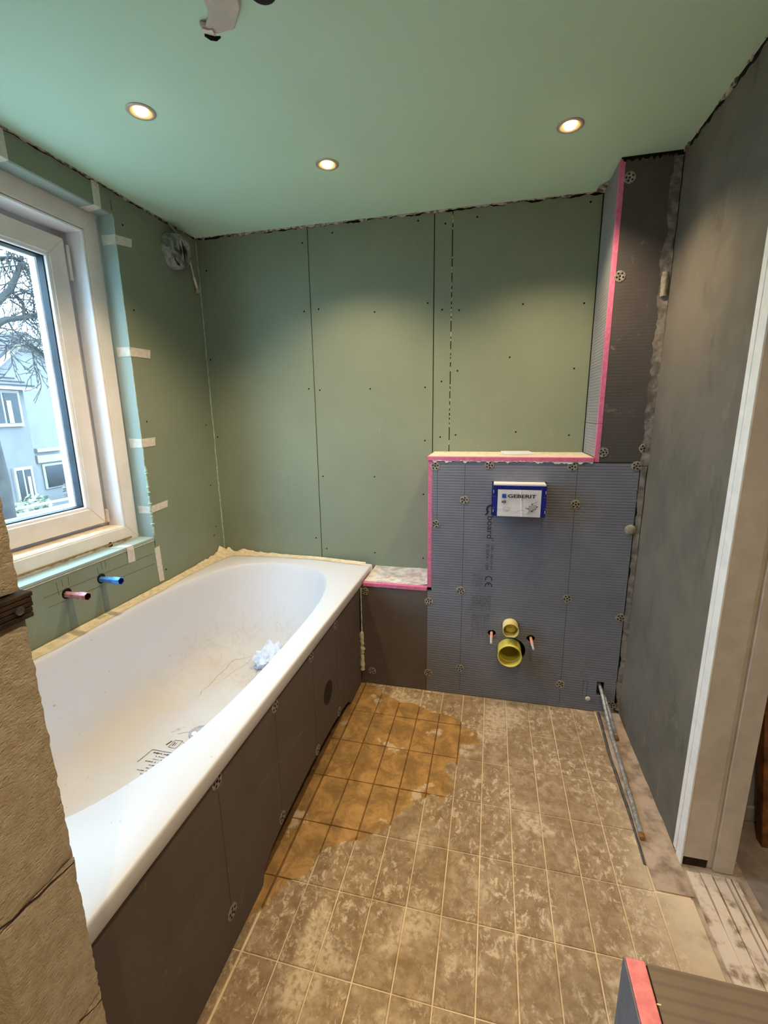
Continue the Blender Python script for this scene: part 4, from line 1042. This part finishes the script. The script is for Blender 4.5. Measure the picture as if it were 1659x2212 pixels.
# ------------------------------------------------------------------ duct end and cable in the corner
du = T('ventilation_duct', 'crumpled translucent duct end poking from a hole high on green wall', 'duct', (XL, 2.105, 2.09))
DC = Vector((XL, 2.112, 2.176))
def duct_out(u, v):
    an = 2 * math.pi * v
    r = 0.076 - 0.004 * u + 0.005 * fbm((math.cos(an) * 2, math.sin(an) * 2, u * 2), 1.2, 3)
    return (DC.x + 0.0006 + 0.052 * u + 0.006 * fbm((math.cos(an) * 3, math.sin(an) * 3, 5), 1), DC.y + r * math.cos(an) * 0.98, DC.z + r * math.sin(an) * 1.05)
MB().grid(duct_out, 6, 40).build('duct_tube', DUCTM, du, smooth=True)
def duct_in(u, v):
    an = 2 * math.pi * v
    r = 0.072 * (1 - 0.93 * u ** 0.8)
    pl_ = 0.010 * math.sin(an * 3 + 5 * u + 2 * fbm((v * 8, u, 1), 1)) * (0.3 + u) * (1 - u * .6)
    return (DC.x + 0.050 + 0.008 * math.sin(an * 2) - 0.040 * u ** 2 + pl_, DC.y + r * math.cos(an) * (0.98 - 0.6 * u) + 0.010 * u, DC.z + r * math.sin(an) * 1.05)
MB().grid(duct_in, 10, 48).build('duct_film', DUCTM, du, smooth=True)
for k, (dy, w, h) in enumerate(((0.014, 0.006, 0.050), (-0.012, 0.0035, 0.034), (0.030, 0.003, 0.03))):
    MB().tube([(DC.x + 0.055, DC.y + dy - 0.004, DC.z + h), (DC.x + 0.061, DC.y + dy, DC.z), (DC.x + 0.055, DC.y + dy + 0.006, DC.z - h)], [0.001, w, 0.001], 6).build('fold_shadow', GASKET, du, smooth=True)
ca = T('cable', 'thin white cable hanging from the ceiling corner with small beige connector', 'cable', (XL, 2.25, 2.03))
MB().tube([(XL + 0.004, 2.105, 2.2990), (XL + 0.010, 2.125, 2.283), (XL + 0.012, 2.155, 2.268), (XL + 0.014, 2.196, 2.245), (XL + 0.013, 2.220, 2.205), (XL + 0.012, 2.235, 2.165), (XL + 0.011, 2.249, 2.12), (XL + 0.011, 2.256, 2.096)], 0.0032, 8).build('cord', CABLE, ca, smooth=True)
MB().tube([(XL + 0.011, 2.255, 2.098), (XL + 0.011, 2.273, 2.052)], 0.0068, 10).build('connector', plain('beige_connector', (228, 222, 204), (216, 208, 190), 30, 0.5), ca, smooth=True, angle=50)
for dy, dz in ((-0.006, 0.0), (0.003, 0.004), (0.009, 0.008)):
    MB().tube([(XL + 0.011, 2.273 + dy * .4, 2.053), (XL + 0.012, 2.274 + dy, 2.036 + dz * .5), (XL + 0.013, 2.272 + dy * 1.4, 2.024 + dz)], [0.0022, 0.003, 0.0035], 8).build('wire_end', SLEEVE, ca, smooth=True)

# ------------------------------------------------------------------ ceiling patch and knob
pa = T('ceiling_tear', 'loose grey flap of plaster and tape over a dark hole in mint ceiling', 'plaster patch', (-0.645, 1.15, ZC - 0.01))
pts = [(-0.706, 1.158), (-0.703, 1.145), (-0.690, 1.152), (-0.676, 1.140), (-0.662, 1.120), (-0.655, 1.09), (-0.650, 1.03), (-0.565, 1.03), (-0.572, 1.09), (-0.586, 1.130), (-0.612, 1.158), (-0.628, 1.176), (-0.650, 1.178), (-0.676, 1.179), (-0.690, 1.172)]
ff = MB().prism(pts, 'Z', ZC - 0.012, ZC - 0.001)
ff.build('flap', plain('grey_paper_flap', (216, 208, 200), (198, 190, 182), 16, 0.85, 0.3, 40), pa, bevel=0.003)
MB().prism([(-0.707, 1.158), (-0.699, 1.150), (-0.690, 1.158), (-0.679, 1.160), (-0.681, 1.180), (-0.694, 1.174)], 'Z', ZC - 0.016, ZC - 0.0125).build('white_edge', WHITE, pa, bevel=0.001)
MB().tube([(-0.7035, 1.166, ZC - 0.017), (-0.694, 1.1755, ZC - 0.018), (-0.683, 1.1815, ZC - 0.018), (-0.671, 1.1820, ZC - 0.016)], [0.003, 0.0055, 0.005, 0.002], 6).build('hole_edge', BLACK, pa, smooth=True)
kn = MB().lathe((-0.525, 1.118, ZC), (0, 0, -1), [(0.030, 0.0), (0.029, 0.004), (0.020, 0.010), (0.0, 0.012)], 20).build('ceiling_hole', GASKET, smooth=True)
tag(kn, 'dark round cap on the mint ceiling, cut off by the top picture edge', 'cap')

# ------------------------------------------------------------------ recessed ceiling spots
LAMP = bpy.data.materials.new('warm_lamp_glass'); LAMP.use_nodes = True
ln = LAMP.node_tree.nodes; ln.clear()
le = ln.new('ShaderNodeEmission'); lo_ = ln.new('ShaderNodeOutputMaterial')
le.inputs['Color'].default_value = (1.0, 0.83, 0.55, 1); le.inputs['Strength'].default_value = 26.0
LAMP.node_tree.links.new(le.outputs[0], lo_.inputs[0])
spot0 = None
def spot(x, y, lab_):
    global spot0
    t_ = T('downlight', lab_, 'ceiling light', (x, y, ZC - 0.01), 'recessed ceiling spots')
    if spot0 is None:
        a = MB().lathe((x, y, ZC), (0, 0, -1), [(0.0425, 0.0), (0.0425, 0.0015), (0.040, 0.0030), (0.034, 0.0034), (0.031, 0.0030)], 40).build('trim_ring', plain('satin_nickel', (204, 194, 180), (188, 176, 162), 40, 0.5, metallic=0.5), t_, smooth=True, angle=60)
        c = MB().lathe((x, y, ZC), (0, 0, -1), [(0.0308, 0.0030), (0.025, 0.0012), (0.0178, 0.0008)], 40).build('reflector', plain('brass_reflector', (236, 190, 140), (226, 176, 124), 30, 0.4, metallic=0.6), t_, smooth=True)
        b = MB().lathe((x, y, ZC), (0, 0, -1), [(0.0172, 0.001), (0.0172, 0.0055), (0.012, 0.0085), (0.0, 0.0095)], 32).build('lamp_lens', LAMP, t_, smooth=True)
        spot0 = (a, b, c, Vector((x, y, 0)))
    else:
        for o in spot0[:3]:
            dup(o, WORLD0[o.name] + Vector((x, y, 0)) - spot0[3], t_)
    L = bpy.data.lights.new('lamp_beam', 'SPOT')
    L.energy = SPOT_W; L.color = WARM; L.spot_size = math.radians(122); L.spot_blend = 0.7; L.shadow_soft_size = 0.018
    lo = bpy.data.objects.new('lamp_beam', L); COL.objects.link(lo)
    place(lo, (x, y, ZC - 0.016), t_)
spot(-1.075, 1.389, 'round lit ceiling spot nearest the window, leftmost of the three')
spot(-0.633, 1.816, 'round lit ceiling spot in the middle of the three, nearest the far wall seam')
spot(0.212, 1.799, 'round lit ceiling spot nearest the grey column, rightmost of the three')
spot(0.20, 0.35, 'added unseen ceiling spot above the foreground boxing')  # added out of view to brighten the end face of the block wall
spot(0.10, -0.55, 'round lit ceiling spot near the front wall of the room')
spot(-0.95, -0.45, 'added unseen ceiling spot near the front end of the left wall')  # extra spot out of view, added to fill the near end
HL = bpy.data.lights.new('hall_fill', 'POINT'); HL.energy = HALL_W; HL.color = (1.0, 0.85, 0.68); HL.shadow_soft_size = 0.1
ho = bpy.data.objects.new('hall_fill', HL); COL.objects.link(ho); ho.location = (1.5, 0.2, 2.15)  # light without a fitting, added out of view to brighten the hall

# ------------------------------------------------------------------ boxed corner in the foreground
nbx = T('foreground_boxing', 'foreground corner of grey backer boxing with coral pink foam edge by the doorway', 'boxing', (0.39, 0.1, 0))
NZ = 0.80
MB().box(0.1645, 0.166, -0.30, 0.4335, 0.0, NZ - 0.001).build('side_skin', plain('grey_board_skin', (112, 112, 120), (102, 102, 110), 60, 0.8, 0.2, 200), nbx)
MB().box(0.1665, 0.1865, -0.30, 0.4335, 0.0, NZ).build('foam_edge', CORAL, nbx, bevel=0.0015)
MB().box(0.1880, 0.615, -0.30, 0.4325, NZ - 0.021, NZ - 0.0012).build('top_panel', BOARD_TOP, nbx, bevel=0.0006)
MB().box(0.1880, 0.615, 0.4125, 0.4325, 0.0, NZ - 0.022).build('front_panel', BOARD, nbx)
box('joint_gap', BLACK, nbx, 0.1866, 0.1879, -0.29, 0.4315, NZ - 0.02, NZ - 0.003)
for k in range(6):
    MB().box(0.1868, 0.1905, 0.395 - k * 0.028, 0.3962 - k * 0.028, NZ - 0.0014, NZ - 0.0004).build('mesh_thread', FOAM, nbx)

# ------------------------------------------------------------------ plank in the hall
ow = MB().hexa([(0.905, 1.44, -0.003), (1.03, 1.44, -0.003), (1.03, 1.475, -0.003), (0.905, 1.475, -0.003)], [(0.815, 1.50, 0.95), (0.94, 1.50, 0.95), (0.94, 1.538, 0.95), (0.815, 1.538, 0.95)]).build('wood_board', OWOOD, bevel=0.002)
tag(ow, 'dark orange wooden board leaning on the grey hall wall beyond the door jamb', 'board')

# ================================================================== OUTSIDE
K = 1.8
HO = CAM + (Vector((-16.9416, 14.035, 1.4291)) - CAM) * K
D1 = Vector((-0.09, 0.996, 0)).normalized(); NN = Vector((-D1.y, D1.x, 0))      # NN points away from us
def hz(z): return 1.398 + (z - 1.398) * K
def H(u, z, w=0.0): return HO + D1 * u * K + NN * w * K + Vector((0, 0, hz(z) - HO.z))
GZ = hz(-3.1)
STUCCO = plain('pale_stucco', (104, 98, 98), (99, 94, 94), 1.5, 0.9)
STUCCO2 = plain('pale_stucco_wing', (92, 86, 86), (87, 82, 82), 1.5, 0.9)
RTILE = plain('grey_roof_tile', (66, 58, 58), (56, 51, 51), 2.0, 0.9)
FASCIA = plain('white_fascia', (124, 114, 108), (118, 109, 104), 2, 0.6)
GLASSD = plain('dark_window_glass', (40, 38, 40), (32, 31, 34), 0.8, 0.15)
GRASS = plain('winter_lawn', (110, 104, 88), (88, 86, 74), 0.8, 0.95)
ground = struct(MB().box(-75, -2.2, -35, 75, GZ - 0.2, GZ).build('ground', GRASS))
struct(MB().box(-13.0, -2.3, -14, 22, GZ + 0.001, GZ + 0.06).build('added_patio', plain('bounce_paving', (142, 134, 124), (128, 120, 112), 1.0, 0.9)))  # unseen paving added to bounce daylight up to the ceiling
def hbox(name, m, par, u0, u1, z0, z1, w0, w1):
    q = lambda w: [H(u0, z0, w), H(u1, z0, w), H(u1, z1, w), H(u0, z1, w)]
    return MB().hexa(q(w0), q(w1)).build(name, m, par)
ho_ = T('house', 'pale rendered house with grey tiled gable roof across the garden', 'house', H(0.1, -3.1))
gu0, gu1 = -2.10, 3.3
apx = (-0.10, 4.28)
SLO = {-1: 0.80, 1: 0.575}
prof = [(gu0, -3.1), (gu1, -3.1), (gu1, apx[1] - SLO[1] * (gu1 - apx[0])), apx, (gu0, apx[1] - SLO[-1] * (apx[0] - gu0))]
MB().add([H(u, z, 0) for u, z in prof] + [H(u, z, 9) for u, z in prof], [(0, 1, 2, 3, 4), (9, 8, 7, 6, 5)] + [(i, i + 5, (i + 1) % 5 + 5, (i + 1) % 5) for i in range(5)]).build('gable_wall', STUCCO, ho_)
for sgn in (-1, 1):
    sl = SLO[sgn]; wd_ = 2.3 if sgn < 0 else 3.7
    ue = apx[0] + sgn * wd_; ze = apx[1] - sl * wd_
    a = [H(apx[0], apx[1] + 0.03, -0.25), H(ue, ze + 0.03, -0.25), H(ue, ze + 0.03, 9), H(apx[0], apx[1] + 0.03, 9)]
    MB().hexa(a, [p + Vector((0, 0, 0.28)) for p in a]).build('roof_slope', RTILE, ho_)
    rt = MB()
    for k in range(9):
        t0 = (k + 0.9) / 9.3
        p, q = H(apx[0] + (ue - apx[0]) * t0, apx[1] + (ze - apx[1]) * t0 + 0.19, -0.25), H(apx[0] + (ue - apx[0]) * t0, apx[1] + (ze - apx[1]) * t0 + 0.19, 9)
        rt.tube([p, q], 0.06, 5)
    rt.build('tile_courses', RTILE, ho_)
    b = [H(apx[0], apx[1] - 0.14, -0.30), H(ue, ze - 0.14, -0.30), H(ue, ze + 0.06, -0.30), H(apx[0], apx[1] + 0.06, -0.30)]
    MB().hexa(b, [p + NN * 0.12 for p in b]).build('barge_board', FASCIA, ho_)
hbox('chimney', RTILE, ho_, -0.06, 0.07, 4.2, 4.56, 1.0, 1.3)
hbox('canopy', FASCIA, ho_, -0.38, 0.74, 0.10, 0.24, -0.14, 0.0)
hbox('awning_box', FASCIA, ho_, -0.39, 1.30, -0.31, -0.03, -0.10, -0.01)
fr_ = hbox('patio_frame', FASCIA, ho_, -0.20, 1.16, -1.35, -0.38, -0.05, -0.002)
hbox('pane', GLASSD, fr_, -0.08, 1.06, -1.30, -0.46, -0.07, -0.052)
hbox('downpipe', FASCIA, ho_, 1.22, 1.27, -1.5, -0.35, -0.05, -0.01)
# wing nearer to us with a hipped roof
wg = T('house_wing', 'nearer grey house wing with hipped tile roof and white framed windows', 'house', H(-3.4, -3.1, -2))
hbox('wing_wall', STUCCO2, wg, -4.9, -2.34, -3.1, 2.34, -2.0, -0.01)
MB().add([H(-5.1, 2.33, -2.25), H(-1.97, 2.33, -2.25), H(-1.97, 2.33, -0.05), H(-5.1, 2.33, -0.05), H(-4.6, 2.92, -1.2), H(-2.62, 2.92, -1.2), H(-2.62, 2.92, -0.05), H(-4.6, 2.92, -0.05)], [(3, 2, 1, 0), (4, 5, 6, 7), (0, 1, 5, 4), (1, 2, 6, 5), (2, 3, 7, 6), (3, 0, 4, 7)]).build('roof', RTILE, wg)
rt = MB()
for k in range(5):
    t0 = (k + 0.5) / 5
    rt.tube([H(-5.1 + 0.5 * t0, 2.35 + 0.59 * t0, -2.25 + 1.05 * t0), H(-1.97 - 0.65 * t0, 2.35 + 0.59 * t0, -2.25 + 1.05 * t0)], 0.05, 5)
rt.build('tile_courses', RTILE, wg)
hbox('fascia', FASCIA, wg, -5.1, -1.97, 2.25, 2.33, -2.26, -2.2)
for (u0, u1, z0, z1, mid) in ((-3.75, -2.565, 1.13, 2.24, -3.16), (-3.22, -2.575, -1.36, -0.15, -2.92)):
    f_ = hbox('window_frame', FASCIA, wg, u0, u1, z0, z1, -2.08, -2.001)
    for a, b in ((u0 + 0.08, mid - 0.04), (mid + 0.04, u1 - 0.09)):
        hbox('pane', GLASSD, f_, a, b, z0 + 0.11, z1 - 0.09, -2.10, -2.081)
    hbox('blind', FASCIA, f_, mid + 0.09, mid + 0.24 if z0 > 0 else mid + 0.2, z0 + 0.11, z1 - 0.32, -2.115, -2.101)
# garden fence and shrubs
def Hf(u, z, w=-8): return H(u, z, w)
fe = T('garden_fence', 'pale horizontal rail fence across the garden below the houses', 'fence', H(-7.9, -1.3, -8))
for z in (-0.215, -0.33):
    MB().tube([H(-9.6, z + 0.06, -8.05), H(-6.9, z - 0.03, -7.95)], 0.05, 8).build('rail', FASCIA, fe)
for k in range(6):
    u = -9.5 + k * 0.5
    MB().tube([H(u, -3.1, -8), H(u, -0.16 - 0.03 * k / 5, -8)], 0.05, 8).build('post', FASCIA, fe)
LEAF = plain('pale_green_leaf', (84, 92, 72), (110, 104, 90), 3.0, 0.8, lo=0.4, hi=0.6)
LEAFP = plain('faded_flower_head', (126, 108, 98), (104, 94, 86), 4.0, 0.8)
def shrub(name, lab_, c, rad, n, m, cat='shrub', seed=1, leaf=0.16):
    rr_ = random.Random(seed)
    t_ = T(name, lab_, cat, (c.x, c.y, GZ))
    mb = MB()
    for i in range(n):
        d = Vector((rr_.gauss(0, 1), rr_.gauss(0, 1), rr_.gauss(0, 1))).normalized() * rad * (0.4 + 0.6 * rr_.random() ** 0.5)
        p = c + d
        a = Vector((rr_.uniform(-1, 1), rr_.uniform(-1, 1), rr_.uniform(-1, 1))).normalized() * leaf
        b = a.orthogonal().normalized() * leaf * 0.6
        mb.add([p - a, p + b, p + a * 1.1, p - b], [(0, 1, 2, 3)])
    fo_ = mb.build('foliage', m, t_); fo_['kind'] = 'stuff'
    st_ = MB()
    for k in range(4):
        e = c + Vector((rr_.uniform(-.3, .3), rr_.uniform(-.3, .3), 0)) * rad
        st_.tube([(c.x, c.y, GZ), tuple(e)], [0.06, 0.03], 6)
    st_.build('stems', RTILE, t_)
shrub('hydrangea', 'rounded shrub with faded flower heads in front of the house window', H(0.35, -1.45, -1.0), 1.0, 320, LEAFP, seed=3)
shrub('shrub', 'low pale leafy shrub at the right end of the garden fence', H(-7.35, -0.46, -7.0), 0.55, 260, LEAF, seed=4, leaf=0.09)
shrub('shrub', 'low pale leafy shrub in the middle below the fence rails', H(-8.0, -0.55, -7.2), 0.6, 260, LEAF, seed=5, leaf=0.09)
shrub('shrub', 'low bushy shrub at the left below the fence rails near the tree trunk', H(-8.8, -0.5, -7.2), 0.6, 260, LEAFP, seed=6, leaf=0.09)

# bare winter tree between the window and the houses
BARK = plain('grey_bark', (52, 46, 42), (38, 34, 32), 3.0, 0.9)
tr = T('bare_tree', 'bare winter tree with thin grey branches reaching across the window view', 'tree', (-7.0, 4.95, GZ))
MB().tube([(-7.0, 4.9, GZ), (-7.0, 5.02, -1.0), (-7.0, 5.06, 0.5), (-7.0, 5.02, 1.4), (-7.0, 5.1, 2.2)], [0.17, 0.14, 0.125, 0.115, 0.10], 10).build('trunk', BARK, tr, smooth=True)
br = MB()
rt_ = random.Random(5)
def twig(p, d, l, r, depth):
    path, rads = [Vector(p)], [r]
    d = Vector(d).normalized()
    n = 5
    for i in range(n):
        d = (d + Vector((rt_.uniform(-.16, .16), rt_.uniform(-.28, .28), rt_.uniform(-.24, .26)))).normalized()
        path.append(path[-1] + d * l / n); rads.append(r * (1 - 0.75 * (i + 1) / n))
        if depth > 0 and rt_.random() < 0.85:
            s = Vector((rt_.uniform(-.4, .4), rt_.uniform(-1, 1), rt_.uniform(-.9, .9)))
            twig(path[-1], d + s * 0.9, l * rt_.uniform(0.45, 0.75), rads[-1] * 0.62, depth - 1)
    br.tube(path, [max(q, 0.0046) for q in rads], 5)
def limb(pts, r0, r1, k, depth=2):
    pts = [Vector(p) for p in pts]
    n = len(pts)
    br.tube(pts, [r0 + (r1 - r0) * i / (n - 1) for i in range(n)], 8)
    for i in range(n - 1):
        for j in range(k):
            q = pts[i].lerp(pts[i + 1], (j + 0.5) / k)
            d = (pts[i + 1] - pts[i]).normalized()
            s = Vector((rt_.uniform(-.5, .5), rt_.uniform(-1, 1), rt_.uniform(-1, 0.8)))
            twig(q, d + s, rt_.uniform(0.35, 0.75), 0.013, depth)
limb([(-7.0, 5.1, 2.2), (-7.0, 5.25, 2.7), (-7.0, 5.42, 2.96), (-7.0, 5.55, 3.07), (-7.0, 5.73, 3.24), (-7.02, 5.88, 3.47), (-7.03, 5.99, 3.67), (-7.03, 6.02, 3.76), (-7.05, 6.07, 3.95), (-7.1, 6.05, 4.3)], 0.075, 0.014, 2)
limb([(-7.0, 5.1, 2.2), (-6.95, 5.3, 2.62), (-6.92, 5.5, 2.78), (-6.92, 5.73, 2.85), (-6.92, 5.84, 2.89), (-6.95, 6.0, 2.92), (-6.95, 6.12, 3.01), (-7.0, 6.26, 3.03), (-7.05, 6.5, 2.98), (-7.1, 6.8, 2.85)], 0.05, 0.012, 2)
limb([(-7.0, 5.25, 2.7), (-7.08, 5.42, 3.35), (-7.08, 5.56, 3.60), (-7.08, 5.67, 3.66), (-7.05, 5.87, 3.72), (-7.05, 6.02, 3.73), (-7.05, 6.12, 3.70), (-7.05, 6.23, 3.68), (-7.05, 6.31, 3.65), (-7.1, 6.6, 3.5)], 0.035, 0.010, 2)
limb([(-7.0, 5.73, 3.22), (-6.97, 5.81, 3.16), (-6.95, 5.86, 3.08), (-6.94, 5.84, 2.98), (-6.93, 5.81, 2.91)], 0.02, 0.014, 1)
for y, z, dy, dz in ((5.6, 3.5, 1, 0.5), (5.75, 3.6, 0.8, 0.9), (5.9, 3.3, 1, -0.4), (5.7, 3.1, 1, -0.3), (5.85, 2.9, 0.7, -0.8), (6.1, 3.0, 1, -0.6), (5.6, 2.82, 0.5, -1), (6.0, 3.6, 1, 0.1), (5.55, 3.75, 1, 0.3), (5.95, 3.72, 0.9, -0.7), (6.15, 3.68, 0.9, -0.6), (6.05, 2.95, 1, 0.6)):
    twig((-7.0, y, z), (rt_.uniform(-.3, .3), dy, dz), 0.8, 0.013, 3)
br.build('branches', BARK, tr, smooth=True)
